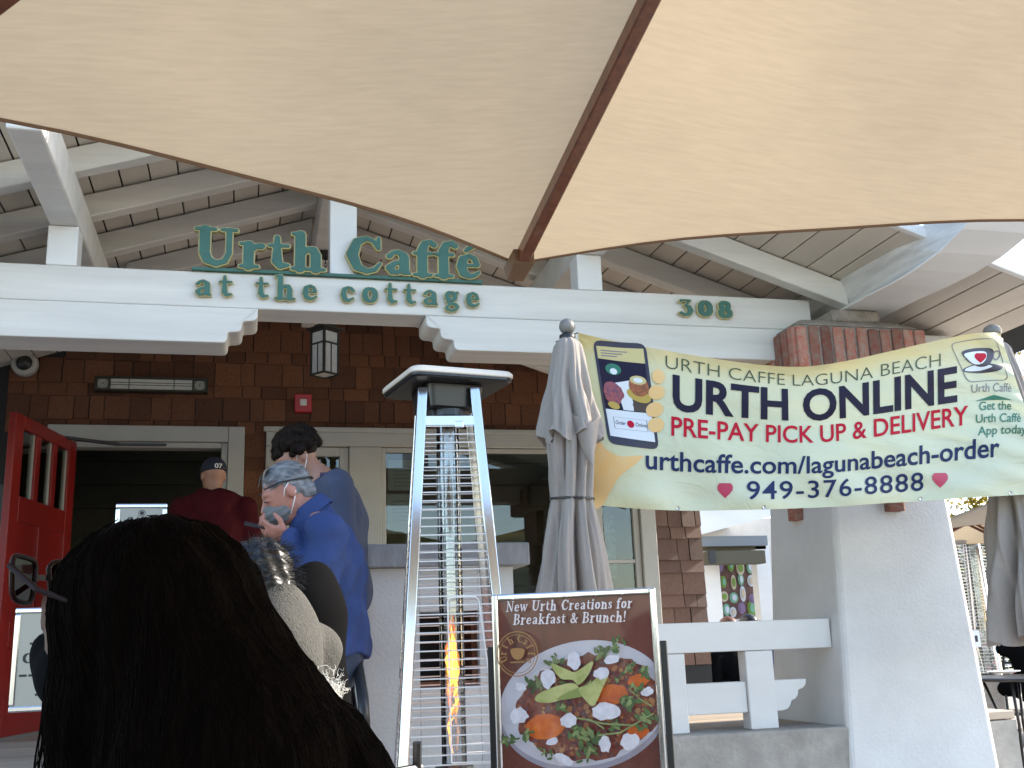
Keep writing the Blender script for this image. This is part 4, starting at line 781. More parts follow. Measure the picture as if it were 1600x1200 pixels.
for i, ch in enumerate('UrthCaffe'):
    a = math.radians(205-i*28-(10 if i > 3 else 0)); V2, F2, E2 = glyph(ch if ch in G else 'a', .8, 0, .05); cx, cy = 240+92*math.cos(a), 455-92*math.sin(a); b_ = a-math.pi/2; q = 52
    W = [pc(cx+((u-.3)*math.cos(b_)+0*(v))*q+(v-.4)*math.cos(b_+math.pi/2)*q, cy-((u-.3)*math.sin(b_))*q-(v-.4)*math.sin(b_+math.pi/2)*q) for u, v in V2]; pydata('lettering', [PP(u, v, PLY[0]) for u, v in W], F2, M['goldline'], sheet)
def ptext(s, a, b, h, m, wt, shear=.12):
    lay, tot = layout(s, .03); PLY[0] += .0002; mb = MB(); a = np.array(a, float); b = np.array(b, float); d = (b-a)/tot
    for ch, ox in lay:
        V2, F2, E2 = glyph(ch, wt, 0, .03); W = [pc(*(a+d*(ox+u+shear*v)-np.array([0, 1])*v*h)) for u, v in V2]; mb.add([PP(u, v, PLY[0]) for u, v in W], F2)
    pydata('lettering', mb.V, mb.F, m, sheet)
ptext('New Urth Creations for', (160, 192), (985, 165), 68, M['cream_print'], .80); ptext('Breakfast & Brunch!', (208, 274), (945, 250), 68, M['cream_print'], .80)
V2, F2 = text2d('Huevos', .02); PLY[0] += .0002; pydata('lettering', [PP(*pc(150+205*x, 1207-38*y/capheight()), PLY[0]) for x, y in V2], F2, M['cream_print'], sheet)
m = MB(); pbox(m, .02, PWD-.02, .52, 1.257, .0150, .0158); m.build('cover_sheet', M['poster_glass'], ps_)
# ================================================================ PATIO HEATER
def heater():
    r = empty('patio_heater', (0, 0, 0)); hz = lambda z: .142+(2.13-z)*.068
    post = {}
    for sx, sy in ((-1, -1), (1, -1), (1, 1), (-1, 1)):
        a, b = hz(.60), hz(2.22); A_, B_ = Vector((sx*a, sy*a, .60)), Vector((sx*b, sy*b, 2.22)); w_ = .044; t = .012; m = MB()
        for (dx, dy) in ((1, 0), (0, 1)):
            q0 = [A_, A_+Vector((-sx*w_*dx, -sy*w_*dy, 0))]; q1 = [B_, B_+Vector((-sx*w_*dx, -sy*w_*dy, 0))]; o_ = Vector((-sx*t*dy, -sy*t*dx, 0)); s_ = Vector((-sx*t*1.02*dx, -sy*t*1.02*dy, 0)) if dy else Vector((0, 0, 0))
            m.hexa([q0[0]+s_, q0[1], q0[1]+o_, q0[0]+o_+s_], [q1[0]+s_, q1[1], q1[1]+o_, q1[0]+o_+s_])
        m.build('post', M['steel'], r, bevel=.005, seg=3)
    def face(pt):        # pt(s, z) -> xyz on that face
        m = MB(); z = 2.04
        while z > .64:
            h = hz(z)-.02; m.tube([pt(-h, z), pt(h, z)], .0029, 5); z -= .0365
        for s in (-1, 1): m.tube([pt(s*(hz(.64)-.03), .64), pt(s*(hz(2.05)-.03), 2.05)], .003, 5)
        return m
    fr = face(lambda s, z: (s, -hz(z)+.008, z)); fr.build('grille', M['wire'], r)
    MB().tube([(-.03, -hz(.66), .66), (-.03, -hz(1.29), 1.29), (-.018, -hz(1.305), 1.305), (.085, -hz(1.305), 1.305), (.10, -hz(1.29), 1.29), (.165, -hz(.66), .66), (-.03, -hz(.66), .66)], .0032, 6).build('access_frame', M['wire'], r)
    face(lambda s, z: (s, hz(z)-.008, z)).build('grille', M['wire'], r); face(lambda s, z: (-hz(z)+.008, s, z)).build('grille', M['wire'], r); face(lambda s, z: (hz(z)-.008, s, z)).build('grille', M['wire'], r)
    MB().tube([(0, 0, .62), (0, 0, 2.10)], .053, 28, False).tube([(0, 0, .62), (0, 0, 2.10)], .049, 28, False).build('glass_tube', M['clear'], r, smooth=True)
    MB().lathe((0, 0, 2.08), [(.09, 0), (.105, .02), (.105, .15), (.14, .17)], 24).build('emitter_collar', M['hood'], r)
    h = hz(2.08); MB().box(-h+.03, h-.03, -h+.004, -h+.010, 2.045, 2.085).build('latch_plate', M['steel'], r); MB().box(.02, .06, -h-.012, -h+.004, 2.03, 2.06).build('latch', M['steel'], r, bevel=.004)
    sq_ = lambda s, rr_: rounded([(-s, -s), (s, -s), (s, s), (-s, s)], rr_, 6)
    def ringmesh(levels): 
        V = []; F = []; n = len(levels[0][0])
        for poly, z in levels: V += [(x, y, z) for x, y in poly]
        for i in range(len(levels)-1): F += [(i*n+k, i*n+(k+1) % n, (i+1)*n+(k+1) % n, (i+1)*n+k) for k in range(n)]
        return V, F+[tuple(range(n))[::-1], tuple((len(levels)-1)*n+k for k in range(n))]
    hd = MB().add(*ringmesh([(sq_(.13, .03), 2.235), (sq_(.225, .05), 2.232), (sq_(.236, .055), 2.240), (sq_(.236, .055), 2.250)])).build('hood', M['hood'], r)
    MB().add(*ringmesh([(sq_(.237, .056), 2.251), (sq_(.241, .057), 2.255), (sq_(.241, .057), 2.270), (sq_(.232, .055), 2.280), (sq_(.12, .03), 2.292)])).build('hood_top', M['hoodrim'], r, bevel=0)
    MB().add(*ringmesh([(sq_(.105, .02), 2.13), (sq_(.12, .025), 2.135), (sq_(.13, .03), 2.232)])).build('hood_box', M['hood'], r)
    b0, b1 = .235, hz(.60)+.004; MB().hexa([(-b0, -b0, .03), (b0, -b0, .03), (b0, b0, .03), (-b0, b0, .03)], [(-b1, -b1, .598), (b1, -b1, .598), (b1, b1, .598), (-b1, b1, .598)]).build('base_cabinet', M['steel'], r, bevel=.006); 
    for sx in (-1, 1): MB().box(sx*.16-.02, sx*.16+.02, -.2, .2, 0, .029).build('foot', M['black'], r)
    MB().lathe((0, 0, .60), [(.08, 0), (.08, .025), (.05, .03)], 20).build('burner', M['black'], r)
    return r
ht = heater()
for o in [x for x in bpy.data.objects if x.parent == ht and x.name.startswith('hood')]: o.rotation_euler = (0, 0, math.radians(16))
tag(ht, 'pyramid patio heater with black hood, steel posts, wire grille and visible flame', 'patio heater')
far_heater = copy_tree(ht); tag(far_heater, 'patio heater far behind the white pillar, partly hidden by closed umbrella', 'patio heater')
fm = [emitmat('flame_core', (1.0, .36, .05), 2.6), emitmat('flame_edge', (1.0, .18, .02), 1.3)]
for i in range(13):
    r_ = random.Random(i); ph = r_.uniform(0, 6.28); z0 = r_.uniform(.64, .98); z1 = z0+r_.uniform(.18, .36); V = []; F = []
    for k in range(25):
        t = k/24; z = z0+(z1-z0)*t; a = ph+5.2*t+.8*math.sin(9*t+ph); q = .021*math.sin(math.pi*(t*.8+.15)); w_ = .0085*math.sin(math.pi*min(1, t*.94+.05))**.7*(1.15 if z0 > .85 else .7)+.0012
        c_ = Vector((q*math.cos(a), q*math.sin(a), z)); n__ = Vector((math.cos(a*.6+ph), math.sin(a*.6+ph), 0)); V += [c_-n__*w_, c_+n__*w_]
    F = [(2*k, 2*k+1, 2*k+3, 2*k+2) for k in range(24)]; fl = pydata('flame', V, F, fm[i % 2], ht, True)
PHI = math.radians(-6); ht.location = (.852, 4.58, 0); ht.rotation_euler = (0, 0, PHI)
fp = AY(1526, 900, 7.9); far_heater.location = (fp[0], fp[1], 0); far_heater.rotation_euler = (0, 0, .5)
# ================================================================ PEOPLE: one continuous surface each, from a distance field
def V3(*a): return np.array(a, float)
class Vox:
    def __init__(s, lo, hi, h):
        s.lo = np.array(lo, float); s.h = h; s.n = np.maximum(np.ceil((np.array(hi)-s.lo)/h).astype(int)+1, 4); s.D = np.full(s.n, .25)
        s.ax = [s.lo[i]+np.arange(s.n[i])*h for i in range(3)]
    def blk(s, lo, hi):
        sl_ = []
        for i in range(3):
            a = int(np.clip(math.floor((lo[i]-s.lo[i])/s.h), 0, s.n[i]-1)); b = int(np.clip(math.ceil((hi[i]-s.lo[i])/s.h)+1, a+1, s.n[i])); sl_.append(slice(a, b))
        X, Y, Z = np.meshgrid(*[s.ax[i][sl_[i]] for i in range(3)], indexing='ij'); return tuple(sl_), np.stack([X, Y, Z], -1)
    def put(s, sl_, d, k, sub=False):
        a = s.D[sl_]
        if sub: a, d = -a, d
        if k > 0: hh = np.clip(.5+.5*(a-d)/k, 0, 1); r = a*(1-hh)+d*hh-k*hh*(1-hh)
        else: r = np.minimum(a, d)
        s.D[sl_] = -r if sub else r
    def cap(s, a, b, ra, rb=None, k=.02, sub=False):
        rb = ra if rb is None else rb; a, b = np.array(a, float), np.array(b, float); m = max(ra, rb)+k+.06; sl_, P = s.blk(np.minimum(a, b)-m, np.maximum(a, b)+m)
        d = b-a; t = np.clip(((P-a)@d)/(d@d+1e-9), 0, 1); s.put(sl_, np.linalg.norm(P-a-t[..., None]*d, axis=-1)-(ra+(rb-ra)*t), k, sub); return s
    def ell(s, c, r, R=None, k=.02, sub=False):
        c, r = np.array(c, float), np.array(r, float); m = r.max()+k+.06; sl_, P = s.blk(c-m, c+m); q = P-c
        if R is not None: q = q@R
        e = q/r; n1 = np.linalg.norm(e, axis=-1); n2 = np.linalg.norm(e/r, axis=-1)+1e-9; s.put(sl_, n1*(n1-1)/n2, k, sub); return s
    def chain(s, pts, rs, k=.02):
        for (a, ra), (b, rb) in zip(list(zip(pts, rs))[:-1], list(zip(pts, rs))[1:]): s.cap(a, b, ra, rb, k)
        return s
    def warp(s, fn):
        X, Y, Z = np.meshgrid(*s.ax, indexing='ij'); s.D += fn(X, Y, Z); return s
    def cut(s, fn):     # keep where fn < 0
        X, Y, Z = np.meshgrid(*s.ax, indexing='ij'); s.D = np.maximum(s.D, fn(X, Y, Z)); return s
    def mesh(s):
        D = s.D; h = s.h; ins = D < 0; acc = np.zeros(tuple(s.n-1)+(3,)); cnt = np.zeros(tuple(s.n-1)); N = s.n
        off = [(0, 0, 0), (1, 0, 0), (0, 1, 0), (1, 1, 0), (0, 0, 1), (1, 0, 1), (0, 1, 1), (1, 1, 1)]
        def cn(o): return D[o[0]:N[0]-1+o[0], o[1]:N[1]-1+o[1], o[2]:N[2]-1+o[2]]
        for a in off:
            for ax in range(3):
                if a[ax]: continue
                b = list(a); b[ax] = 1; va, vb = cn(a), cn(b); x = (va < 0) != (vb < 0); t = np.where(x, va/np.where(va == vb, 1, va-vb), 0)
                for q in range(3): acc[..., q] += np.where(x, a[q]+(t if q == ax else 0), 0)
                cnt += x
        act = cnt > 0; ids = np.full(act.shape, -1); ids[act] = np.arange(act.sum()); I = np.argwhere(act); V = s.lo+(I+acc[act]/cnt[act][:, None])*h; F = []
        for ax in range(3):
            sl0 = [slice(None)]*3; sl1 = [slice(None)]*3; sl0[ax] = slice(0, -1); sl1[ax] = slice(1, None); A_, B_ = ins[tuple(sl0)], ins[tuple(sl1)]; E = np.argwhere(A_ != B_); u, v = (ax+1) % 3, (ax+2) % 3
            ok = (E[:, u] > 0) & (E[:, v] > 0) & (E[:, u] < N[u]-1) & (E[:, v] < N[v]-1); E = E[ok]
            if not len(E): continue
            fl = A_[tuple(E.T)]; c = []
            for du, dv in ((-1, -1), (0, -1), (0, 0), (-1, 0)): e = E.copy(); e[:, u] += du; e[:, v] += dv; c.append(ids[tuple(e.T)])
            q = np.stack(c, 1); q[~fl] = q[~fl][:, ::-1]; F.append(q)
        return V, np.concatenate(F)
    def build(s, name, m, parent):
        V, F = s.mesh(); me = bpy.data.meshes.new(name); me.vertices.add(len(V)); me.vertices.foreach_set('co', V.astype(np.float32).ravel()); me.loops.add(F.size); me.loops.foreach_set('vertex_index', F.astype(np.int32).ravel())
        me.polygons.add(len(F)); me.polygons.foreach_set('loop_start', np.arange(0, F.size, 4, dtype=np.int32)); me.update(calc_edges=True); me.validate(); return link(name, me, m, parent, True)
    def grad(s, P):
        def val(Q):
            g_ = (Q-s.lo)/s.h; i = np.clip(np.floor(g_).astype(int), 0, s.n-2); f = np.clip(g_-i, 0, 1); o = 0
            for a in (0, 1):
                for b in (0, 1):
                    for c in (0, 1): o = o+s.D[i[:, 0]+a, i[:, 1]+b, i[:, 2]+c]*(f[:, 0] if a else 1-f[:, 0])*(f[:, 1] if b else 1-f[:, 1])*(f[:, 2] if c else 1-f[:, 2])
            return o
        e = s.h; d = val(P); g = np.stack([val(P+V3(*(e if k == q else 0 for k in range(3))))-val(P-V3(*(e if k == q else 0 for k in range(3)))) for q in range(3)], 1); return d, g/(np.linalg.norm(g, axis=1, keepdims=True)+1e-9)
def frame(fwd, up=(0, 0, 1)):
    f = V3(*fwd); f /= np.linalg.norm(f); r = np.cross(f, V3(*up)); r /= np.linalg.norm(r); return np.stack([r, f, np.cross(r, f)], 1)   # columns right, forward, up
def head(v, c, R, neck, s=1.0, nr=.055):
    W = lambda x, y, z: c+R@(V3(x, y, z)*s)
    v.cap(W(0, -.02, -.07), neck, nr*s, nr*1.12*s, .03)
    v.ell(W(0, -.012, .032), V3(.076, .097, .090)*s, R, .03); v.ell(W(0, .030, -.022), V3(.062, .072, .092)*s, R, .03); v.ell(W(0, .052, -.085), V3(.040, .042, .030)*s, R, .03)
    v.cap(W(0, .096, .016), W(0, .121, -.020), .009*s, .014*s, .012); v.cap(W(-.038, .086, .034), W(.038, .086, .034), .011*s, None, .015)
    for x in (-1, 1):
        v.ell(W(x*.031, .100, .012), V3(.015, .012, .010)*s, R, .006, True); v.ell(W(x*.031, .088, .010), V3(.014, .013, .012)*s, R, .003)
        v.ell(W(x*.076, -.006, -.002), V3(.010, .021, .033)*s, R, .008)
    v.cap(W(-.020, .094, -.054), W(.020, .094, -.054), .008*s, None, .006); v.cap(W(-.018, .092, -.068), W(.018, .092, -.068), .009*s, None, .006); return W
def hand(v, wr, d, n, side=1, curl=.5, s=1.0):
    d = V3(*d)/np.linalg.norm(d); n = V3(*n); n -= d*(n@d); n /= np.linalg.norm(n); x = np.cross(d, n)*side; R = np.stack([x, d, n], 1)
    v.ell(wr+d*.048*s, V3(.040, .052, .017)*s, R, .012)
    for i, L in zip((-1.5, -.5, .5, 1.5), (.80, 1.0, .95, .72)):
        p = wr+d*.088*s+x*i*.019*s; a = curl*(1+.1*i)
        for seg, q in ((.042, .0088), (.027, .008), (.021, .007)):
            dr = d*math.cos(a)+n*math.sin(a); p2_ = p+dr*seg*L*s; v.cap(p, p2_, q*s, (q-.0008)*s, .005); p = p2_; a += curl*1.1
    p = wr+d*.025*s-x*.028*s; dr = d*.62-x*.62+n*.45; p2_ = p+dr*.045*s; v.cap(p, p2_, .012*s, .010*s, .01); v.cap(p2_, p2_+(d*.85-x*.1+n*.5)*.035*s, .0098*s, .008*s, .006)
def stand_body(v, J, s=1.0):
    """trunk, limbs and feet through the joints; hands and head are added by the caller"""
    v.ell(J['pel'], V3(.12, .15, .12)*s if J.get('side') else V3(.155, .115, .12)*s, None, .04); v.ell(J['che'], (V3(.115, .155, .17) if J.get('side') else V3(.16, .11, .17))*s, None, .05); v.cap(J['pel'], J['che'], .105*s, .11*s, .05); v.cap(J['che'], J['nek'], .07*s, .06*s, .05)
    for q in 'LR':
        v.cap(J['nek']-V3(0, 0, .03), J['sh'+q], .05*s, .052*s, .04); v.chain([J['sh'+q], J['el'+q], J['wr'+q]], [.050*s, .040*s, .027*s], .02)
        v.chain([J['hi'+q], J['kn'+q], J['an'+q]], [.086*s, .058*s, .040*s], .03); v.cap(J['an'+q], J['to'+q], .040*s, .032*s, .02)
def bounds(pts, m): P = np.array(pts); return P.min(0)-m, P.max(0)+m
def folds(A, f, seed):
    r = np.random.default_rng(seed); K = [(r.normal(size=3)*f, r.uniform(0, 6.28)) for _ in range(5)]
    return lambda X, Y, Z: A*sum(np.sin(k[0]*X+k[1]*Y+k[2]*Z*.6+p+1.5*np.sin(9*Z+p)) for k, p in K)/2.2
SK = mat('skin', (.36, .185, .13), .5, var=.12, vscale=30); SKR = mat('ruddy_skin', (.38, .165, .12), .5, var=.2, vscale=25)
plain('shoe', (.03, .03, .03), .5); plain('jeans', (.025, .04, .075), .8, var=.25, vscale=20); plain('darkpants', (.02, .02, .024), .8)
plain('maroon', (.055, .006, .009), .85, var=.25, vscale=9, bump=.3, bscale=120, spec=.1); plain('navycap', (.012, .016, .035), .75, bump=.2, bscale=200)
plain('blueshirt', (.017, .040, .140), .85, var=.22, vscale=6, bump=.3, bscale=70); plain('slate_shirt', (.055, .070, .125), .8, var=.15, vscale=8, bump=.2, bscale=90)
plain('greyhair', (.25, .26, .275), .45, var=.55, vscale=30, stretch=(1, 1, 3), bump=.5, bscale=120, col2=(.08, .09, .10), spec=.2); plain('brownhair', (.012, .007, .005), .65, var=.4, vscale=40, spec=.12)
plain('greymask', (.14, .145, .15), .8, var=.15, vscale=60); plain('bluemask', (.40, .52, .62), .7); plain('elastic', (.7, .7, .7), .6)
plain('greysweater', (.066, .064, .059), .95, var=.25, vscale=180, stretch=(1, 1, .6), bump=.5, bscale=220, col2=(.038, .037, .034)); plain('blackhair', (.010, .008, .007), .38, var=.3, vscale=40); plain('blackcoat', (.005, .005, .0055), .95, spec=.03)
def clothed(name, label, J, headR, headc, skin, torso, arm_r, cloth, pants, hem, hands, grp=None, h=.0085, neckcut=None, fA=.006, seed=1, hs=1.0, side=False, shirt='shirt'):
    r = empty(name, (J['pel'][0], J['pel'][1], J['to_z']), label, 'person', grp); J['side'] = side
    pts = [J[k] for k in J if isinstance(J[k], np.ndarray)]+[headc]; lo, hi = bounds(pts, .22); lo[2] = J['to_z']-.01
    v = Vox(lo, hi, h); stand_body(v, J); W = head(v, headc, headR, J['nek'], hs)
    for q, d, n, sd_, cu in hands: hand(v, J['wr'+q], d, n, sd_, cu)
    v.build('body', skin, r)
    c = Vox(lo, hi, .010); tr = V3(*torso)
    c.ell(J['che'], tr, None, .05); c.ell(J['pel']+V3(0, 0, .02), tr*V3(1, 1, 1.0), None, .06); c.cap(J['che'], J['pel'], min(tr[0], tr[1])*.98, min(tr[0], tr[1])*1.02, .06); c.cap(J['che'], J['nek']+V3(0, 0, -.01), .10, .072, .05)
    for q in 'LR': c.cap(J['nek']-V3(0, 0, .045), J['sh'+q], .062, .07, .05); c.chain([J['sh'+q], J['el'+q], J['wr'+q]+(J['el'+q]-J['wr'+q])*.08] if arm_r[2] else [J['sh'+q], J['sh'+q]+(J['el'+q]-J['sh'+q])*.75], arm_r[:3] if arm_r[2] else arm_r[:2], .025)
    c.warp(folds(fA, 26, seed)); c.cut(lambda X, Y, Z: hem+.012*np.sin(17*X+13*Y)-Z)
    if neckcut: p0, nn = neckcut; c.cut(lambda X, Y, Z: (X-p0[0])*nn[0]+(Y-p0[1])*nn[1]+(Z-p0[2])*nn[2])
    sh_ = c.build(shirt, cloth, r)
    t = Vox(lo, hi, .012); t.ell(J['pel'], tr*V3(.93, .93, .75), None, .05)
    for q in 'LR': t.chain([J['hi'+q], J['kn'+q], J['an'+q]], [.098, .075, .062], .03)
    t.warp(folds(.004, 24, seed+5)).cut(lambda X, Y, Z: (J['to_z']+.05)-Z).build('trousers', pants, r)
    for q in 'LR': f_ = Vox(*bounds([J['an'+q], J['to'+q]], .09), .008); f_.cap(J['an'+q]-V3(0, 0, .02), J['to'+q], .052, .043, .02); f_.cut(lambda X, Y, Z: np.maximum(J['to_z']+.001-Z, Z-J['to_z']-.11)).build('shoe', M['shoe'], r)
    return r, W
def hair_strands(name, mat_, parent, curves, rad, closed=False):
    cu = bpy.data.curves.new(name, 'CURVE'); cu.dimensions = '3D'; cu.bevel_depth = rad; cu.bevel_resolution = 0; cu.resolution_u = 1
    for P in curves:
        sp_ = cu.splines.new('POLY'); sp_.points.add(len(P)-1); sp_.points.foreach_set('co', np.concatenate([P, np.ones((len(P), 1))], 1).astype(np.float32).ravel())
        sp_.points.foreach_set('radius', np.linspace(1, .5, len(P)).astype(np.float32))
    ob = bpy.data.objects.new('tmp', cu); COL.objects.link(ob); dg = bpy.context.evaluated_depsgraph_get(); dg.update(); me = bpy.data.meshes.new_from_object(ob.evaluated_get(dg)); bpy.data.objects.remove(ob); bpy.data.curves.remove(cu); me.name = name; me.materials.clear()
    return link(name, me, mat_, parent, True)
# ---------------------------------------------------------------- man in the maroon hoodie, from behind
z0 = PF; Yp = 7.4; hc = AY(333, 744, Yp); X = hc[0]+.01
J = dict(to_z=z0, pel=V3(X, Yp, z0+.92), che=V3(X, Yp-.01, z0+1.27), nek=V3(X, Yp-.02, z0+1.47), shL=V3(X-.20, Yp, z0+1.42), shR=V3(X+.20, Yp, z0+1.42), elL=V3(X-.27, Yp+.03, z0+1.13), elR=V3(X+.27, Yp+.03, z0+1.13), wrL=V3(X-.22, Yp+.2, z0+1.0), wrR=V3(X+.22, Yp+.2, z0+1.0),
     hiL=V3(X-.09, Yp, z0+.86), hiR=V3(X+.09, Yp, z0+.86), knL=V3(X-.1, Yp+.02, z0+.48), knR=V3(X+.1, Yp+.02, z0+.48), anL=V3(X-.1, Yp-.02, z0+.09), anR=V3(X+.1, Yp-.02, z0+.09), toL=V3(X-.12, Yp+.14, z0+.045), toR=V3(X+.12, Yp+.14, z0+.045))
HR = frame((-.30, .95, -.12)); hc = V3(hc[0], Yp+.02, hc[2])
pm, W = clothed('person', 'person in maroon hoodie and navy cap seen from behind, standing in the doorway', J, HR, hc, SK, (.20, .15, .22), (.085, .07, .055), M['maroon'], M['darkpants'], z0+.80, [('L', (0, .3, -1), (1, 0, 0), 1, .4), ('R', (0, .3, -1), (-1, 0, 0), -1, .4)], seed=2, shirt='hoodie')
v = Vox(*bounds([J['nek'], J['shL'], J['shR']], .2), .009); v.cap(J['nek']+V3(-.085, -.03, .02), J['nek']+V3(.085, -.03, .02), .055, None, .03); v.cap(J['nek']+V3(-.10, .05, .02), J['nek']+V3(.10, .05, .02), .045, None, .03); v.ell(J['nek']+V3(0, -.075, -.06), (.12, .055, .10), None, .05); v.cap(J['nek']+V3(-.03, -.01, -.01), J['shL']+V3(.03, -.01, .01), .075, .07, .05); v.cap(J['nek']+V3(.03, -.01, -.01), J['shR']+V3(-.03, -.01, .01), .075, .07, .05); v.warp(folds(.005, 30, 4)); v.build('hood', M['maroon'], pm)
v = Vox(*bounds([hc], .24), .006); v.ell(W(0, -.012, .038), V3(.086, .108, .096), HR, .0); up_h = HR[:, 2]; p0 = W(0, 0, .022); v.cut(lambda X, Y, Z: -((X-p0[0])*up_h[0]+(Y-p0[1])*up_h[1]+(Z-p0[2])*up_h[2]))
v.ell(W(0, .13, .032), V3(.07, .08, .010), HR, .01); cap_ = v.build('cap', M['navycap'], pm)
V2, F2 = text2d('07', .02); pydata('lettering', [W(*(lambda a: (math.sin(a)*.088, -.012-math.cos(a)*.1105, .028+.030*y/capheight()))((x-.45)*.62)) for x, y in V2], F2, mat('white_thread', (.6, .6, .6), .7), cap_)
# ---------------------------------------------------------------- teenager with curly hair
z0 = .50; Yp = 5.16; hc = AY(465, 716, Yp); X = AY(528, 860, Yp)[0]
J = dict(to_z=z0, pel=V3(X+.01, Yp, z0+.88), che=V3(X-.005, Yp, z0+1.21), nek=AY(500, 748, Yp), shL=V3(X-.02, Yp-.18, z0+1.36), shR=V3(X-.02, Yp+.18, z0+1.36), elL=V3(X+.02, Yp-.22, z0+1.07), elR=V3(X+.02, Yp+.22, z0+1.07), wrL=V3(X-.17, Yp-.14, z0+1.10), wrR=V3(X-.17, Yp+.14, z0+1.10),
     hiL=V3(X, Yp-.09, z0+.83), hiR=V3(X, Yp+.09, z0+.83), knL=V3(X-.03, Yp-.1, z0+.46), knR=V3(X-.03, Yp+.1, z0+.46), anL=V3(X, Yp-.1, z0+.09), anR=V3(X, Yp+.06, z0+.09), toL=V3(X-.16, Yp-.1, z0+.045), toR=V3(X-.16, Yp+.06, z0+.045))
HR = frame((-.82, -.16, -.55)); hc = V3(hc[0], Yp-.02, hc[2])
pt, W = clothed('person', 'person with dark curly hair, slate blue shirt and pale mask, head bowed on the steps', J, HR, hc, SK, (.135, .185, .21), (.075, .066, 0), M['slate_shirt'], M['jeans'], z0+.78, [('L', (-1, .1, .1), (0, 1, 0), 1, .5), ('R', (-1, -.1, .1), (0, -1, 0), -1, .5)], seed=3, side=True, neckcut=(J['nek'], (-.55, 0, .83)))
v = Vox(*bounds([hc], .24), .0055); rg = np.random.default_rng(11)
v.ell(W(0, -.025, .045), V3(.085, .10, .088), HR, .01)
cc = []
while len(cc) < 150:
    d = rg.normal(size=3); d /= np.linalg.norm(d)
    if d[2] < -.35 or (d[1] > .55 and d[2] < .15): continue
    p = V3(d[0]*.088, -.02+d[1]*.106, .045+d[2]*.094); cc.append(p); v.ell(W(*p), V3(1, 1, 1)*rg.uniform(.014, .026), None, .004)
ch = v.build('hair', M['brownhair'], pt); curls = []
for p in cc:
    for _ in range(3):
        q = p*rg.uniform(1.04, 1.16); a0 = rg.uniform(0, 6.28); R_ = rg.uniform(.008, .016); e = rg.normal(size=3); e /= np.linalg.norm(e); f_ = np.cross(e, V3(.3, .5, .8)); f_ /= np.linalg.norm(f_); curls.append(np.array([W(*(q+(e*math.cos(a0+t)+f_*math.sin(a0+t))*R_+V3(0, 0, -.003*t))) for t in np.linspace(0, 7, 14)]))
hair_strands('curl_strands', M['brownhair'], ch, curls, .0014)
def mask(c_, W, R, m, parent, s=1.0):
    v = Vox(*bounds([c_], .22), .005); v.ell(W(0, .045, -.055), V3(.060, .078, .060)*s, R, .0); v.ell(W(0, .105, -.03), V3(.028, .024, .03)*s, R, .02); f_ = R[:, 1]; p0 = W(0, .030, 0); v.cut(lambda X, Y, Z: -((X-p0[0])*f_[0]+(Y-p0[1])*f_[1]+(Z-p0[2])*f_[2])); u_ = R[:, 2]; p1 = W(0, 0, -.006); v.cut(lambda X, Y, Z: ((X-p1[0])*u_[0]+(Y-p1[1])*u_[1]+(Z-p1[2])*u_[2])); v.warp(lambda X, Y, Z: .0016*np.sin(220*(X*u_[0]+Y*u_[1]+Z*u_[2]))); o = v.build('face_mask', m, parent)
    q = MB()
    for x in (-1, 1):
        q.tube([W(x*.060, .04, -.022), W(x*.079, .014, .018), W(x*.084, -.010, .032)], .0022, 6); q.tube([W(x*.060, .04, -.085), W(x*.077, .004, -.045), W(x*.082, -.022, -.010)], .0022, 6)
    q.build('ear_loop', M['elastic'], o, smooth=True); return o
mask(hc, W, HR, M['bluemask'], pt)
MB().tube([AY(x_, y_, Yp-.13) for x_, y_ in ((500, 742), (520, 742), (536, 760), (547, 790), (552, 830), (550, 870))], .012, 8).build('bag_strap', mat('purple_strap', (.05, .035, .08), .8), pt, smooth=True)
# ---------------------------------------------------------------- grey haired man in the blue shirt with a phone
z0 = .16; Yp = 4.52; hc = AY(449, 771, Yp); X = AY(508, 930, Yp)[0]; wl = AY(452, 838, Yp-.13); wr_ = AY(448, 842, Yp+.06)
J = dict(to_z=z0, pel=V3(X+.02, Yp, z0+.93), che=V3(X+.005, Yp, z0+1.27), nek=AY(490, 800, Yp), shL=V3(X-.01, Yp-.19, z0+1.41), shR=V3(X-.01, Yp+.19, z0+1.41), elL=V3(X-.05, Yp-.24, z0+1.13), elR=V3(X-.05, Yp+.22, z0+1.13), wrL=wl, wrR=wr_,
     hiL=V3(X, Yp-.09, z0+.87), hiR=V3(X, Yp+.09, z0+.87), knL=V3(X-.02, Yp-.1, z0+.48), knR=V3(X-.02, Yp+.1, z0+.48), anL=V3(X+.02, Yp-.07, z0+.09), anR=V3(X+.02, Yp+.1, z0+.09), toL=V3(X-.14, Yp-.07, z0+.045), toR=V3(X-.14, Yp+.1, z0+.045))
HR = frame((-.86, -.08, -.50)); hc = V3(hc[0], Yp, hc[2])
pb_, W = clothed('person', 'grey haired person in blue shirt and grey mask looking down at a phone', J, HR, hc, SKR, (.150, .19, .23), (.078, .066, .050), M['blueshirt'], M['jeans'], z0+.92, [('L', (-.92, .15, .30), (-.2, .6, .8), 1, .55), ('R', (-.9, -.2, .25), (-.2, -.6, .8), -1, .6)], h=.006, seed=6, fA=.009, side=True, neckcut=(J['nek']+V3(-.01, 0, .035), (-.62, 0, .78)))
v = Vox(*bounds([hc], .24), .0045); v.ell(W(0, -.018, .036), V3(.081, .102, .094), HR, .0); v.ell(W(0, -.075, -.03), V3(.062, .040, .05), HR, .03); f_ = HR[:, 1]; u_ = HR[:, 2]
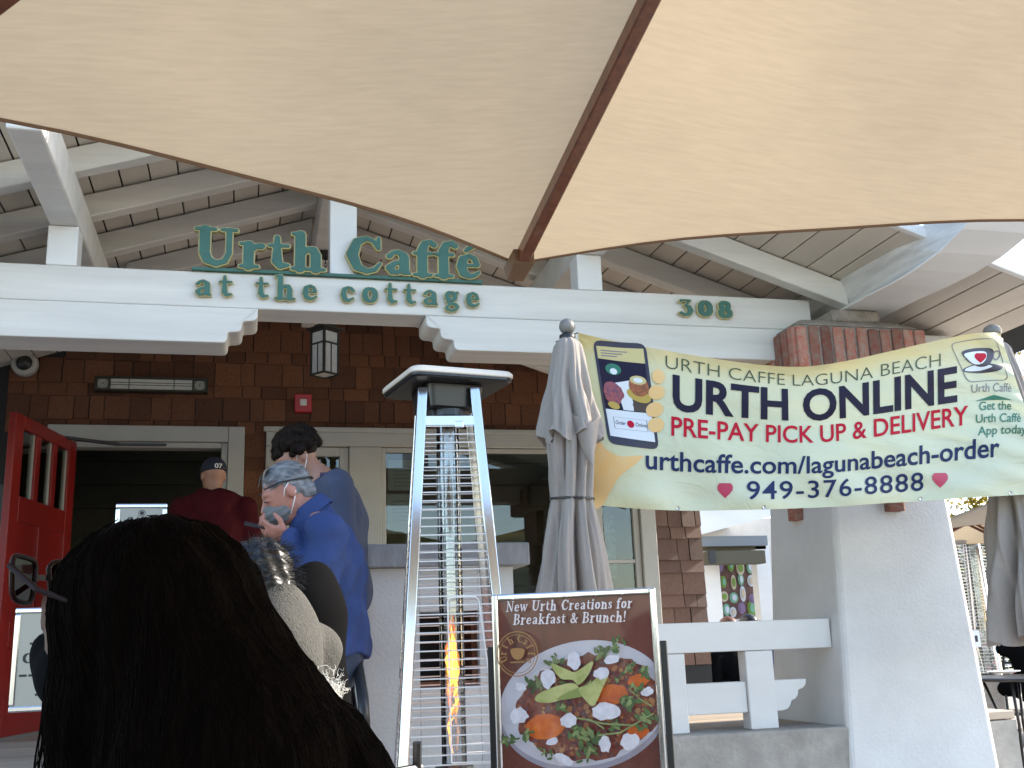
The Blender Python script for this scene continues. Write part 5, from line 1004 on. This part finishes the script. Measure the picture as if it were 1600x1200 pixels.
def keep(X, Y, Z):
    a = (X-hc[0])*f_[0]+(Y-hc[1])*f_[1]+(Z-hc[2])*f_[2]; b = (X-hc[0])*u_[0]+(Y-hc[1])*u_[1]+(Z-hc[2])*u_[2]; return np.maximum(-(b+.075), np.minimum(a-.012+.25*np.minimum(b, 0), .070-b-.25*(a-.05))*.8)
v.warp(lambda X, Y, Z: .0022*np.sin(160*X+90*Z)+.0018*np.sin(210*Z-120*X+80*Y)); v.cut(keep); gh = v.build('hair', M['greyhair'], pb_)
st = []
for _ in range(900):
    a = rg.uniform(-1.5, 1.5); b0 = rg.uniform(.62, 1.5); L = rg.uniform(.6, 1.3); P = []
    for k in range(8):
        b = b0+L*k/7; P.append(W(.083*math.sin(a)*math.sin(b)*1.0, -.018+.106*math.cos(b), .036+.098*math.cos(a)*math.sin(b)) if True else 0)
    st.append(np.array(P))
hair_strands('strands', M['greyhair'], gh, st, .0009)
mask(hc, W, HR, M['greymask'], pb_)
MB().tube([W(-.080, .09, .055), W(-.086, .02, .050), W(-.086, -.05, .028), W(-.05, -.112, .01), W(0, -.125, .005), W(.05, -.112, .01), W(.086, -.05, .028), W(.086, .02, .05), W(.080, .09, .055)], .0035, 6).build('glasses_cord', M['black'], pb_, smooth=True)
MB().hexa([W(-.066, .052, .118), W(.066, .052, .118), W(.066, .060, .108), W(-.066, .060, .108)], [W(-.06, .020, .132), W(.06, .020, .132), W(.06, .028, .137), W(-.06, .028, .137)]).build('sunglasses_on_head', M['hood'], pb_, bevel=.004)
for x in (-1, 1): MB().lathe((0, 0, 0), [(.001, -.004), (.008, -.003), (.010, 0), (.008, .003), (.001, .004)], 10).build('eye', M['ink'], pb_).location = tuple(W(x*.031, .101, .008)-np.array(J['pel'])*0)
for o in [x for x in bpy.data.objects if x.parent == pb_ and x.name.startswith('eye')]: o.scale = (1, 1, .5)
nk = J['nek']     # shirt collar: a folded band round the neck
V = []; F = []; NT = 28
for k in range(NT):
    a = 2*math.pi*k/NT; e1 = V3(.78, 0, .62); e2 = V3(0, 1, 0); d = e1*math.cos(a)+e2*math.sin(a); ax_ = V3(-.62, 0, .78); gap = .006*math.sin(5*a)
    for rad, hgt in ((.064, -.012), (.066, .040), (.072, .047), (.080, .040), (.094+gap, -.014)): V.append(nk+V3(.0, 0, .0)+d*rad*V3(1, 1.0, 1)+ax_*hgt)
F = [(k*5+i, k*5+i+1, ((k+1) % NT)*5+i+1, ((k+1) % NT)*5+i) for k in range(NT) for i in range(4)]
pydata('collar', V, F, M['blueshirt'], pb_, True)
ph_ = empty('smartphone', wl, 'dark smartphone held in the hands of the person in blue shirt', 'phone')
pc0 = wl+V3(-.105, .05, .045); Rp = frame((-.95, -.05, .18), (.2, -.25, .95)); PB_ = lambda x, y, z: tuple(pc0+Rp@V3(x, y, z))
MB().hexa([PB_(-.037, -.075, -.004), PB_(.037, -.075, -.004), PB_(.037, .075, -.004), PB_(-.037, .075, -.004)], [PB_(-.037, -.075, .004), PB_(.037, -.075, .004), PB_(.037, .075, .004), PB_(-.037, .075, .004)]).build('case', M['black'], ph_, bevel=.003)
MB().hexa([PB_(-.034, -.071, .0042), PB_(.034, -.071, .0042), PB_(.034, .071, .0042), PB_(-.034, .071, .0042)], [PB_(-.034, -.071, .0048), PB_(.034, -.071, .0048), PB_(.034, .071, .0048), PB_(-.034, .071, .0048)]).build('screen', mat('phone_glass', (.05, .06, .07), .1), ph_)
# ---------------------------------------------------------------- chairs
def chair():
    r = empty('cafe_chair', (0, 0, 0)); mt = M['blackmetal']
    MB().box(-.2, .2, -.2, .2, .43, .455).build('seat', mt, r, bevel=.01)
    for sx in (-1, 1):
        for sy in (-1, 1): MB().tube([(sx*.18, sy*.18, .43), (sx*.21, sy*.21, 0)], .011, 8).build('leg', mt, r)
        MB().tube([(sx*.19, -.19, .45), (sx*.19, -.23, .70), (sx*.17, -.26, .88)], .011, 8).build('back_post', mt, r)
    for z in (.62, .72, .82): MB().tube([(-.19, -.215-(z-.5)*.1, z), (0, -.245-(z-.5)*.1, z), (.19, -.215-(z-.5)*.1, z)], .009, 8).build('back_rail', mt, r)
    return r
ch0 = chair(); tag(ch0, 'black metal chair under the person in the grey sweater', 'chair', 'black metal cafe chairs')
# ---------------------------------------------------------------- seated person in the grey sweater
Yp = 2.85; hc = AY(398, 922, Yp+.06); cpos = AY(430, 1018, Yp); pel = V3(.14, Yp-.02, .57)
HR = frame((-.62, .74, -.25)); r = empty('person', (pel[0], pel[1], 0), 'seated person with short dark hair in a grey knit sweater, seen from behind', 'person')
J = dict(nek=AY(424, 962, Yp+.02)); ch0.location = (.13, Yp-.02, 0); ch0.rotation_euler = (0, 0, .55)
v = Vox((-.42, Yp-.3, 0), (.45, Yp+.65, 1.45), .009); W = head(v, hc, HR, J['nek'], .97); v.ell(pel, (.15, .13, .11)); v.cap(pel, cpos, .10, .10, .05)
fd = HR[:, 1]*V3(1, 1, 0); fd /= np.linalg.norm(fd); sd2 = np.cross(fd, V3(0, 0, 1))
sj = {}
for q, s in (('L', -1), ('R', 1)):
    sh1 = J['nek']+sd2*s*.15+V3(0, 0, -.10); el = sh1+sd2*s*.05-V3(0, 0, .24)+fd*.08; wr = el+fd*.22-sd2*s*.06+V3(0, 0, .05); sj[q] = (sh1, el, wr); v.chain([sh1, el, wr], [.048, .04, .028]); hand(v, wr, fd, (0, 0, -1), s, .4)
    hp = pel+sd2*s*.09; kn = hp+fd*.40+V3(0, 0, -.02); an = V3(kn[0], kn[1], .09); v.chain([hp, kn, an], [.08, .06, .042]); v.cap(an, an+fd*.14+V3(0, 0, -.045), .04, .032); sj[q] += (hp, kn, an)
v.build('body', SK, r)
c = Vox((-.45, Yp-.35, .40), (.50, Yp+.65, 1.45), .009); c.ell(cpos, (.105, .115, .17), None, .05); c.ell(pel+V3(0, 0, .08), (.17, .15, .14), None, .06); c.cap(cpos, pel, .105, .14, .06); c.cap(cpos, J['nek']-V3(0, 0, .0), .09, .066, .05)
for q in 'LR': c.cap(J['nek']-V3(0, 0, .06), sj[q][0], .06, .066, .05); c.chain(sj[q][:3], [.068, .06, .046], .03)
c.ell(AY(455, 1030, Yp-.03), (.055, .06, .08), None, .05); c.warp(folds(.006, 22, 9)); c.build('sweater', M['greysweater'], r)
t = Vox((-.55, Yp-.35, 0), (.55, Yp+.75, .75), .012); t.ell(pel, (.16, .14, .11), None, .04)
for q in 'LR': t.chain(sj[q][3:6], [.092, .072, .06], .03)
t.cut(lambda X, Y, Z: .05-Z).build('trousers', M['darkpants'], r)
for q in 'LR': an = sj[q][5]; f_ = Vox(*bounds([an, an+fd*.15], .1), .009); f_.cap(an-V3(0, 0, .02), an+fd*.14+V3(0, 0, -.045), .052, .044); f_.cut(lambda X, Y, Z: np.maximum(.001-Z, Z-.11)).build('shoe', M['shoe'], r)
v = Vox(*bounds([hc], .24), .005); v.ell(W(0, -.022, .034), V3(.084, .104, .098), HR, .0); v.ell(W(0, -.065, -.035), V3(.068, .055, .06), HR, .03); f_ = HR[:, 1]; v.cut(lambda X, Y, Z: np.minimum((X-hc[0])*f_[0]+(Y-hc[1])*f_[1]+(Z-hc[2])*f_[2]-.015, .055-((X-hc[0])*HR[0, 2]+(Y-hc[1])*HR[1, 2]+(Z-hc[2])*HR[2, 2])))
v.warp(lambda X, Y, Z: .0025*np.sin(150*X+60*Z)+.002*np.sin(190*Z+110*Y)); shr = v.build('hair', M['blackhair'], r); st = []
for _ in range(1100):
    d = rg.normal(size=3); d /= np.linalg.norm(d)
    if d[2] < -.55 or (d[1] > .35 and d[2] < .5): continue
    p = V3(d[0]*.084, -.024+d[1]*.104, .032+d[2]*.098); dn = V3(d[0], d[1]*.8-.4, d[2]*.8-.55)+rg.normal(size=3)*.25; st.append(np.array([W(*(p+dn*.026*t+V3(*d)*.006*t*(1.6-t))) for t in np.linspace(0, 1, 5)]))
hair_strands('strands', M['blackhair'], shr, st, .0007)
# black backpack and white fleece on the next chair
ch1 = copy_tree(ch0); tag(ch1, 'black metal chair carrying a black backpack beside the grey sweater', 'chair', 'black metal cafe chairs'); bpk = AY(487, 985, 3.2); ch1.location = (bpk[0]+.02, bpk[1]+.02, 0); ch1.rotation_euler = (0, 0, -.3); 
r = empty('backpack', (bpk[0], bpk[1], .455), 'rounded black backpack propped up behind the grey sweater', 'backpack'); v = Vox(*bounds([V3(bpk[0], bpk[1], .46), V3(bpk[0], bpk[1], 1.30)], .22), .01)
v.cap(V3(bpk[0], bpk[1], .60), bpk+V3(0, 0, .02), .145, .088, .05); v.ell(bpk+V3(.0, 0, .06), (.088, .09, .14), None, .06); v.warp(folds(.005, 24, 12)); v.cut(lambda X, Y, Z: .457-Z); v.build('bag', M['blackcoat'], r)

fl_ = AY(508, 1085, 2.62); r = empty('fleece', (fl_[0], fl_[1], .5), 'white fluffy fleece heaped beside the black backpack', 'fleece'); v = Vox(*bounds([fl_, V3(fl_[0], fl_[1], .46)], .16), .009); v.cap(V3(fl_[0]+.03, fl_[1]+.05, .50), fl_+V3(0, 0, -.02), .11, .035, .03)
v.warp(lambda X, Y, Z: .006*np.sin(130*X+40*Y)*np.sin(120*Z)+.004*np.sin(210*Y+170*Z)); v.cut(lambda X, Y, Z: .457-Z); fo = v.build('wool', mat('white_fleece', (.72, .70, .66), .95, bump=1, bscale=90, sheen=.5), r); st = []
for _ in range(420):
    p = fl_+V3(*(rg.normal(size=3)*.02)); d = rg.normal(size=3)*.5+V3(.3, 0, .6); d /= np.linalg.norm(d); st.append(np.array([p+d*.018*t+V3(*(rg.normal(size=3)*.003)) for t in np.linspace(0, 1, 4)]))
hair_strands('tufts', fo.data.materials[0], fo, st, .0008); ch2 = copy_tree(ch0); tag(ch2, 'black metal chair under the white fleece', 'chair', 'black metal cafe chairs'); ch2.location = (fl_[0]+.03, fl_[1]+.05, 0); ch2.rotation_euler = (0, 0, -2.2)
# ---------------------------------------------------------------- woman in front, long dark hair, sunglasses
Yp = 1.28; hc = AY(196, 978, Yp); HR = frame((-.86, .50, -.03)); S = .90
r = empty('person', (hc[0]+.06, Yp, 0), 'person with long dark hair and big sunglasses, seen from behind under the umbrella', 'person'); nek = hc+V3(.045, -.01, -.16); pel = hc+V3(.14, -.03, -.60)
v = Vox((-.6, .85, 0), (.5, 1.75, 1.40), .010); W = head(v, hc, HR, nek, S); che = hc+V3(.07, -.02, -.36); v.ell(che, (.13, .16, .16)); v.cap(che, pel, .11, .12, .05); v.ell(pel, (.15, .16, .11)); fd = V3(-.94, .34, 0); sd2 = np.cross(fd, V3(0, 0, 1)); sj = {}
for q, s in (('L', -1), ('R', 1)):
    sh1 = nek+sd2*s*.16+V3(.02, 0, -.075); el = sh1+sd2*s*.04-V3(0, 0, .27)+fd*.04; wr = el+fd*.22+V3(0, 0, .02); sj[q] = (sh1, el, wr); v.chain([sh1, el, wr], [.046, .038, .026]); hand(v, wr, fd, (0, 0, -1), s, .4); hp = pel+sd2*s*.09; kn = hp+fd*.42; an = V3(kn[0], kn[1], .09); v.chain([hp, kn, an], [.08, .058, .04]); v.cap(an, an+fd*.13+V3(0, 0, -.05), .038, .03); sj[q] += (hp, kn, an)
v.build('body', mat('tan_skin', (.08, .038, .025), .6, spec=.2), r)
c = Vox((-.62, .85, .03), (.52, 1.8, 1.10), .011); c.ell(che, (.145, .175, .17), None, .05); c.cap(che, pel, .125, .15, .05); c.cap(che, nek+V3(0, 0, -.05), .10, .065, .05)
for q in 'LR': c.cap(nek-V3(0, 0, .08), sj[q][0], .06, .066, .05); c.chain(sj[q][:3], [.066, .056, .042], .03); c.chain(sj[q][3:6], [.10, .074, .058], .03)
c.warp(folds(.005, 24, 21)); c.build('coat', M['blackcoat'], r)
for q in 'LR': an = sj[q][5]; f_ = Vox(*bounds([an, an+fd*.14], .1), .009); f_.cap(an-V3(0, 0, .02), an+fd*.13+V3(0, 0, -.05), .05, .042); f_.cut(lambda X, Y, Z: np.maximum(.001-Z, Z-.11)).build('shoe', M['shoe'], r)
hv = Vox((-.45, .92, .62), (.55, 1.66, 1.32), .008)
hv.ell(W(0, -.020, .026), V3(.100, .108, .101)*S, HR, .0); hv.ell(AY(284, 950, Yp+.01), V3(.086, .10, .094), None, .04); PXY = lambda x, y, d=0: AY(x, y, Yp+d)
hv.chain([PXY(278, 975), PXY(300, 1060, -.01), PXY(340, 1180, -.02), PXY(365, 1330, -.02)], [.080, .096, .12, .13], .04); hv.chain([PXY(320, 965, .03), PXY(402, 1076, .03), PXY(500, 1195, .02), PXY(590, 1330, .0)], [.055, .054, .060, .07], .03); hv.chain([PXY(180, 1010, .0), PXY(150, 1110, .0), PXY(140, 1330, .0)], [.050, .045, .04], .04)
f_ = HR[:, 1]; p0 = W(0, .070, 0); hv.cut(lambda X, Y, Z: np.where(Z > hc[2]-.17, (X-p0[0])*f_[0]+(Y-p0[1])*f_[1]+(Z-p0[2])*f_[2], -1.0)); hv.warp(lambda X, Y, Z: .0025*np.sin(90*X+120*Y+20*Z)+.002*np.sin(140*X-60*Y-16*Z)); hm = mat('long_dark_hair', (.0034, .0020, .0013), .8, var=.5, vscale=30, stretch=(6, 6, .6), spec=.03); hb = hv.build('hair', hm, r)
st = []; NS = 1500; crown = W(0, -.03, .125); starts = []; 
for _ in range(NS):
    x, y = rg.uniform(-.09, .09), rg.uniform(-.16, .045); starts.append(W(x, y, .10))
P = np.array(starts); 
for _ in range(4): d, g_ = hv.grad(P); P = P-g_*(d[:, None]-.002)
tgt = np.array([PXY(rg.uniform(150, 690), 1330, rg.uniform(-.14, .12)) for _ in range(NS)]); path = [P.copy()]; steps = 26
side_bias = (P-hc)@HR[:, 0]
order = np.argsort(P[:, 0]+rg.normal(size=NS)*.05); ts_ = np.sort(tgt[:, 0]); tgt[order, 0] = ts_
for k in range(steps):
    dirn = tgt-P; dirn[:, 2] -= .10; dirn /= np.linalg.norm(dirn, axis=1, keepdims=True); d, g_ = hv.grad(P); dirn -= g_*np.clip((dirn*g_).sum(1, keepdims=True), -1, 1)*.9; dirn[:, 2] -= .25; dirn /= np.linalg.norm(dirn, axis=1, keepdims=True)
    P = P+dirn*.021; d, g_ = hv.grad(P); P = P-g_*(np.clip(d, -.03, .01)[:, None]-.0006-.0012*rg.random((NS, 1))); path.append(P.copy())
path = np.stack(path, 1); hair_strands('strands', hm, hb, [q for q in path], .0005)
st = []
for _ in range(70):    # loose strands hanging in front of the shoulder
    a = PXY(rg.uniform(95, 150), rg.uniform(1000, 1060), rg.uniform(-.01, .05)); b = PXY(rg.uniform(45, 140), 1330, rg.uniform(-.02, .05)); w_ = rg.uniform(.005, .02); st.append(np.array([a*(1-t)+b*t+V3(-w_*math.sin(math.pi*t), 0, 0) for t in np.linspace(0, 1, 14)]))
hair_strands('loose_strands', hm, hb, st, .0008)
m = MB(); mk = Vox(*bounds([hc], .24), .006); mk.ell(W(0, .045, -.052), V3(.060, .074, .058)*S, HR, .0); mk.ell(W(0, .108, -.026), V3(.024, .026, .030)*S, HR, .02); p0 = W(0, .02, 0); u_ = HR[:, 2]; p1 = W(0, 0, -.002); mk.cut(lambda X, Y, Z: -((X-p0[0])*f_[0]+(Y-p0[1])*f_[1]+(Z-p0[2])*f_[2])); mk.cut(lambda X, Y, Z: (X-p1[0])*u_[0]+(Y-p1[1])*u_[1]+(Z-p1[2])*u_[2]); mk.build('face_mask', M['blackcoat'], r)
lens = glassmat('brown_lens', (.035, .010, .007), .10, .02); sgm = mat('tortoise_frame', (.014, .005, .004), .4, spec=.1)
fr = MB(); ln = []
for x in (-1, 1):
    ov = rounded([(x*.010, .038), (x*.074, .042), (x*.070, -.022), (x*.020, -.028)][::x], .018, 5); pts = [W(a*.95, .130-abs(a)*.22, b*.86+.058) for a, b in ov]; fr.tube(pts+[pts[0], pts[1]], .0030, 8, False); q = MB().add([p for p in pts], [tuple(range(len(pts)))]); ln.append(q); fr.tube([W(x*.071, .116, .080), W(x*.088, .06, .046), W(x*.090, .0, .024), W(x*.084, -.04, .0)], [.0036, .0032, .003, .003], 8)
fr.bar(W(-.012, .130, .070), W(.012, .130, .070), .005, .006); sf = fr.build('sunglasses', sgm, r, smooth=False)
for q in ln: q.build('lens', lens, sf)
ch3 = copy_tree(ch0); tag(ch3, 'black metal chair under the person with long dark hair', 'chair', 'black metal cafe chairs'); ch3.location = (pel[0], pel[1], 0); ch3.rotation_euler = (0, 0, math.atan2(fd[1], fd[0])-math.pi/2); ch3.scale = (1, 1, max(.7, (pel[2]-.10)/.455))
# ================================================================ BEYOND THE PORCH
def box_px(name, m, x0, y0, x1, y1, Y, th, parent):
    a = AY(x0, y0, Y); b = AY(x1, y1, Y); return MB().box(a[0], b[0], Y, Y+th, min(a[2], b[2]), max(a[2], b[2])).build(name, m, parent)
fb = empty('cottage_wing', (5.9, 12, 0), 'white cottage wing with olive awning beam seen between shingle wall and pillar', 'building')
plain('pale_wall', (.55, .53, .50), .8, var=.1); plain('olive_beam', (.085, .075, .045), .7); plain('sky_paint', (.30, .42, .60), .6); plain('slate_roof', (.20, .22, .24), .8)
MB().box(3.9, 7.6, 12.6, 12.8, 0, 2.6).build('wall', M['pale_wall'], fb); MB().box(3.9, 4.1, 9.5, 12.58, 0, 2.6).build('wall', M['pale_wall'], fb)
a = AY(1085, 838, 11.4); b = AY(1206, 806, 11.4); MB().hexa([(a[0], 11.4, a[2]), (b[0], 11.4, b[2]), (b[0], 12.9, b[2]), (a[0], 12.9, a[2])], [(a[0], 11.4, a[2]+.75), (b[0], 11.4, b[2]+.75), (b[0], 12.9, b[2]+.75), (a[0], 12.9, a[2]+.75)]).build('fascia', M['white'], fb)
box_px('gutter', M['slate_roof'], 1088, 838, 1200, 852, 11.5, .1, fb); box_px('awning_beam', M['olive_beam'], 1108, 861, 1197, 880, 11.3, .18, fb); box_px('lintel', M['olive_beam'], 1100, 846, 1197, 858, 11.6, .2, fb); box_px('beam_end', M['black'], 1108, 860, 1119, 880.5, 11.25, .045, fb)
c_ = AY(1111, 880, 11.6); MB().box(c_[0]-.12, c_[0]+.10, 11.6, 11.75, 0, c_[2]).build('porch_post', M['white'], fb); c_ = AY(1190, 860, 11.6); MB().box(c_[0]-.08, c_[0]+.10, 11.6, 11.75, 0, c_[2]+.1).build('porch_post', M['white'], fb)
mr_ = empty('mural_board', AY(1151, 962, 12.0), 'painted board with pale ovals and rings hanging on the white cottage wing', 'mural'); a = AY(1120, 874, 12.0); b = AY(1183, 966, 12.0)
mo = MB().box(a[0], b[0], 12.0, 12.05, b[2], a[2]).build('board', plain('mural_brown', (.16, .085, .075), .7, var=.5, vscale=12), mr_); rg = np.random.default_rng(5); cols = [plain('mural_%s' % n, c) for n, c in (('mint', (.18, .42, .30)), ('white_blue', (.55, .62, .72)), ('violet', (.22, .16, .30)), ('leaf', (.16, .30, .05)), ('cream_ring', (.55, .48, .38)))]
for i in range(16):
    u, v_ = (i % 4+.5+rg.uniform(-.2, .2))/4, (i//4+.5+rg.uniform(-.2, .2))/4; cx, cz = a[0]+(b[0]-a[0])*u, b[2]+(a[2]-b[2])*v_; rx, rz = rg.uniform(.03, .06), rg.uniform(.06, .10); MB().prism(ell2(cx, cz, rx, rz, 0, 16), lambda x, z: (x, 11.990-.0008*i, z), lambda x, z: (x, 11.998-.0002*i, z)).build('painted_oval', cols[i % 5], mo)
    MB().prism(ell2(cx, cz, rx*.55, rz*.6, 0, 14), lambda x, z: (x, 11.975-.0008*i, z), lambda x, z: (x, 11.985-.0008*i, z)).build('painted_oval', cols[(i*3+1) % 5], mo)
def sitter(px, py, Y, label, hairm, coat):
    hc = AY(px, py, Y); r = empty('person', (hc[0], Y, 0), label, 'person', 'guests seated beyond the railing'); HR = frame((.3, -.9, -.1)); nek = hc+V3(0, .02, -.17); v = Vox(hc+V3(-.4, -.65, -hc[2]), hc+V3(.4, .4, .2), .014); W = head(v, hc, HR, nek); che = hc+V3(0, .04, -.38); pel = V3(hc[0], Y+.06, .56); v.ell(che, (.16, .11, .17)); v.cap(che, pel, .11, .12, .05)
    for s in (-1, 1):
        sh = nek+V3(s*.17, 0, -.07); v.chain([sh, sh+V3(s*.04, -.05, -.27), sh+V3(s*-.02, -.27, -.25)], [.05, .04, .028]); hp = pel+V3(s*.09, 0, 0); v.chain([hp, hp+V3(0, -.42, 0), V3(hp[0], hp[1]-.42, .07), V3(hp[0], hp[1]-.54, .04)], [.085, .06, .042, .034])
    v.build('body', SK, r); h_ = Vox(hc-.2, hc+.2, .012); h_.ell(W(0, -.015, .03), V3(.088, .108, .102), HR); f_ = HR[:, 1]; h_.cut(lambda X, Y_, Z: np.minimum((X-hc[0])*f_[0]+(Y_-hc[1])*f_[1]-.03, hc[2]+.06-Z)).build('hair', hairm, r)
    c = Vox(hc+V3(-.4, -.4, -.85), hc+V3(.4, .35, -.1), .015); c.ell(che, (.18, .13, .18)); c.cap(che, pel, .13, .15, .05); c.cap(che, nek-V3(0, 0, .03), .09, .06, .04)
    for s in (-1, 1): sh = nek+V3(s*.17, 0, -.07); c.cap(nek-V3(0, 0, .07), sh, .06, .07, .04); c.chain([sh, sh+V3(s*.04, -.05, -.27), sh+V3(s*-.01, -.24, -.25)], [.07, .058, .046])
    c.build('jacket', coat, r); k = copy_tree(ch0); k.location = (hc[0], Y+.06, 0); k.rotation_euler = (0, 0, math.pi); k.scale = (1, 1, 1); tag(k, 'black metal chair under '+label.split(',')[0], 'chair', 'black metal cafe chairs')
sitter(1140, 985, 9.6, 'guest with auburn hair, seated beyond the white railing', plain('auburn', (.12, .04, .015), .5), M['blackcoat']); sitter(1172, 980, 9.9, 'guest with black hair, seated beyond the white railing', M['blackhair'], M['slate_shirt'])
uc = AY(1560, 834, 9.2); open_umbrella('open_umbrella', 'beige umbrella with brown ribs, open far behind the white pillar', (uc[0]+.25, 9.2), 1.35, uc[2], .40, .2, (M['canopy'], M['wood'], M['hem']))
fp = AY(1524, 900, 10.6); far_heater.location = (fp[0], fp[1], 0)
# table with plate and number card
tp = AZ(1585, 1057, .75); tb = empty('cafe_table', (tp[0], tp[1], 0), 'round black metal table with a plate, beyond the white pillar', 'table'); MB().lathe((tp[0], tp[1], .725), [(.34, 0), (.36, .008), (.36, .022), (.34, .028)], 36).build('table_top', M['blackmetal'], tb, smooth=False)
for k in range(4): q = math.pi/4+k*math.pi/2; MB().tube([(tp[0]+.22*math.cos(q), tp[1]+.22*math.sin(q), .724), (tp[0]+.12*math.cos(q), tp[1]+.12*math.sin(q), .42), (tp[0]+.27*math.cos(q), tp[1]+.27*math.sin(q), .0)], .011, 8).build('leg', M['blackmetal'], tb, smooth=True)
pl = AZ(1560, 1052, .755); MB().lathe((pl[0]+.03, pl[1]-.02, .753), [(.06, 0), (.075, .004), (.125, .016), (.128, .02), (.12, .019)], 30).build('plate', M['white'], None, smooth=True); tag(bpy.data.objects['plate'], 'white plate on the round black table beyond the pillar', 'plate')
nb = AZ(1538, 1052, .753); n2 = empty('table_number', (nb[0], nb[1], .753), 'thin table number stand with white card on the round table', 'number stand'); MB().tube([(nb[0], nb[1], .757), (nb[0]-.03, nb[1], .97)], .004, 6).lathe((nb[0], nb[1], .753), [(.04, 0), (.04, .006), (.005, .01)], 16).build('rod', M['steel'], n2); MB().box(nb[0]-.075, nb[0]+.005, nb[1]-.004, nb[1]+.004, .96, 1.09).build('card', M['white'], n2); MB().box(nb[0]-.045, nb[0]-.02, nb[1]-.0055, nb[1]-.0045, 1.0, 1.05).build('mark', M['ink'], n2)
for i, (dx, dy, a_) in enumerate(((.55, .55, 2.4), (-.35, .7, 3.3))):
    k = copy_tree(ch0); k.location = (tp[0]+dx, tp[1]+dy, 0); k.rotation_euler = (0, 0, a_); k.scale = (1, 1, 1); tag(k, ('black metal chair with a dark jacket at the round table', 'black metal chair without jacket at the round table')[i], 'chair', 'black metal cafe chairs')
kx, ky = tp[0]+.55, tp[1]+.55; jv = Vox((kx-.4, ky-.45, .45), (kx+.45, ky+.45, 1.08), .014); bdir = V3(-math.sin(2.4)*-1*-1, math.cos(2.4)*-1, 0); bc = V3(kx, ky, 0)+V3(math.sin(2.4), -math.cos(2.4), 0)*.24
sx_ = V3(math.cos(2.4), math.sin(2.4), 0); jv.cap(bc-sx_*.17+V3(0, 0, .93), bc+sx_*.17+V3(0, 0, .93), .055); jv.cap(bc-sx_*.18+V3(0, 0, .62), bc+sx_*.18+V3(0, 0, .62), .07, None, .2); jv.cap(bc+V3(0, 0, .9), bc+V3(0, 0, .6), .10, None, .08); jv.warp(folds(.008, 24, 31)); jk = jv.build('jacket', M['blackcoat'], None); tag(jk, 'black jacket hung over the back of a chair at the round table', 'jacket')
# hedge, tree and a neighbour's wall
def leaves(name, centers, size, m, parent, seed):
    r = np.random.default_rng(seed); N = len(centers); d1 = r.normal(size=(N, 3)); d1 /= np.linalg.norm(d1, axis=1, keepdims=True); d2 = r.normal(size=(N, 3)); d2 -= d1*(d1*d2).sum(1, keepdims=True); d2 /= np.linalg.norm(d2, axis=1, keepdims=True); s = size*r.uniform(.6, 1.3, (N, 1)); n3 = np.cross(d1, d2)
    V = np.stack([centers-d1*s, centers+d2*s*.45+n3*s*.12, centers+d1*s, centers-d2*s*.45+n3*s*.12], 1).reshape(-1, 3); F = np.arange(4*N).reshape(-1, 4); return pydata(name, V, F, m, parent)
def leafmat(n, c, c2): m = clothmat(n, c, c2, .4, .5, vscale=3, bump=0); return m
lg, ly = leafmat('hedge_leaf', (.045, .085, .022), (.09, .15, .03)), leafmat('autumn_leaf', (.22, .17, .03), (.34, .24, .03))
hd = empty('hedge', (10.5, 13.6, 0), 'tall clipped green hedge behind the far umbrella', 'hedge'); rr_ = np.random.default_rng(3); P = np.stack([rr_.uniform(8.3, 15, 9000), 13.6+rr_.normal(size=9000)*.22, rr_.uniform(.05, 2.75, 9000)], 1); P[:, 2] += .12*np.sin(P[:, 0]*3); leaves('foliage', P, .055, lg, hd, 4)
for i in range(9): x = 8.6+i*.75; MB().tube([(x, 13.6, 0), (x+.06, 13.62, 1.2), (x-.03, 13.6, 2.4)], [.03, .022, .01], 6).build('stem', M['wood'], hd)
fl = empty('flower_bed', (9.5, 13.1, 0), 'low bed of pink and red flowers before the hedge', 'flowers'); P = np.stack([rr_.uniform(8.0, 14.5, 2600), rr_.uniform(12.7, 13.2, 2600), .05+.75*rr_.random(2600)**.8], 1); leaves('foliage', P, .05, lg, fl, 8); P = np.stack([rr_.uniform(8.0, 14.5, 420), rr_.uniform(12.6, 13.1, 420), rr_.uniform(.3, 1.0, 420)], 1); leaves('blossom', P, .04, plain('pink_petal', (.45, .04, .09), .6), fl, 9)
def tree(x, y, h, R, label, m, seed, nl):
    r = empty('tree', (x, y, 0), label, 'tree'); g_ = np.random.default_rng(seed); tips = []; tk = MB().tube([(x, y, 0), (x+.08, y, h*.25), (x-.05, y+.05, h*.5), (x+.04, y, h*.8)], [.16, .13, .10, .04], 10)
    for k in range(14): a = g_.uniform(0, 6.28); z_ = h*g_.uniform(.35, .75); L = R*g_.uniform(.6, 1); e = V3(x+L*math.cos(a), y+L*math.sin(a), z_+g_.uniform(.2, 1.2)); tk.tube([(x, y, z_), (x+.5*L*math.cos(a), y+.5*L*math.sin(a), z_+.2), tuple(e)], [.05, .035, .012], 6); tips.append(e); tips.append(V3(x, y, z_)*.4+e*.6)
    tk.build('trunk', M['wood'], r, smooth=True); T_ = np.array(tips); P = T_[g_.integers(0, len(T_), nl)]+g_.normal(size=(nl, 3))*R*.22; leaves('crown', P, .07, m, r, seed+1)
tree(13.6, 15.5, 6.4, 2.0, 'yellow leaved tree rising behind the end of the porch eave', ly, 2, 9000)
nw = MB().box(4.0, 30, 19, 19.4, 0, 3.0).box(4.0, 30, 18.9, 19.5, 3.0, 3.12).build('garden_wall', M['pale_wall']); tag(nw, 'long pale rendered wall closing the far end of the patio', 'wall')
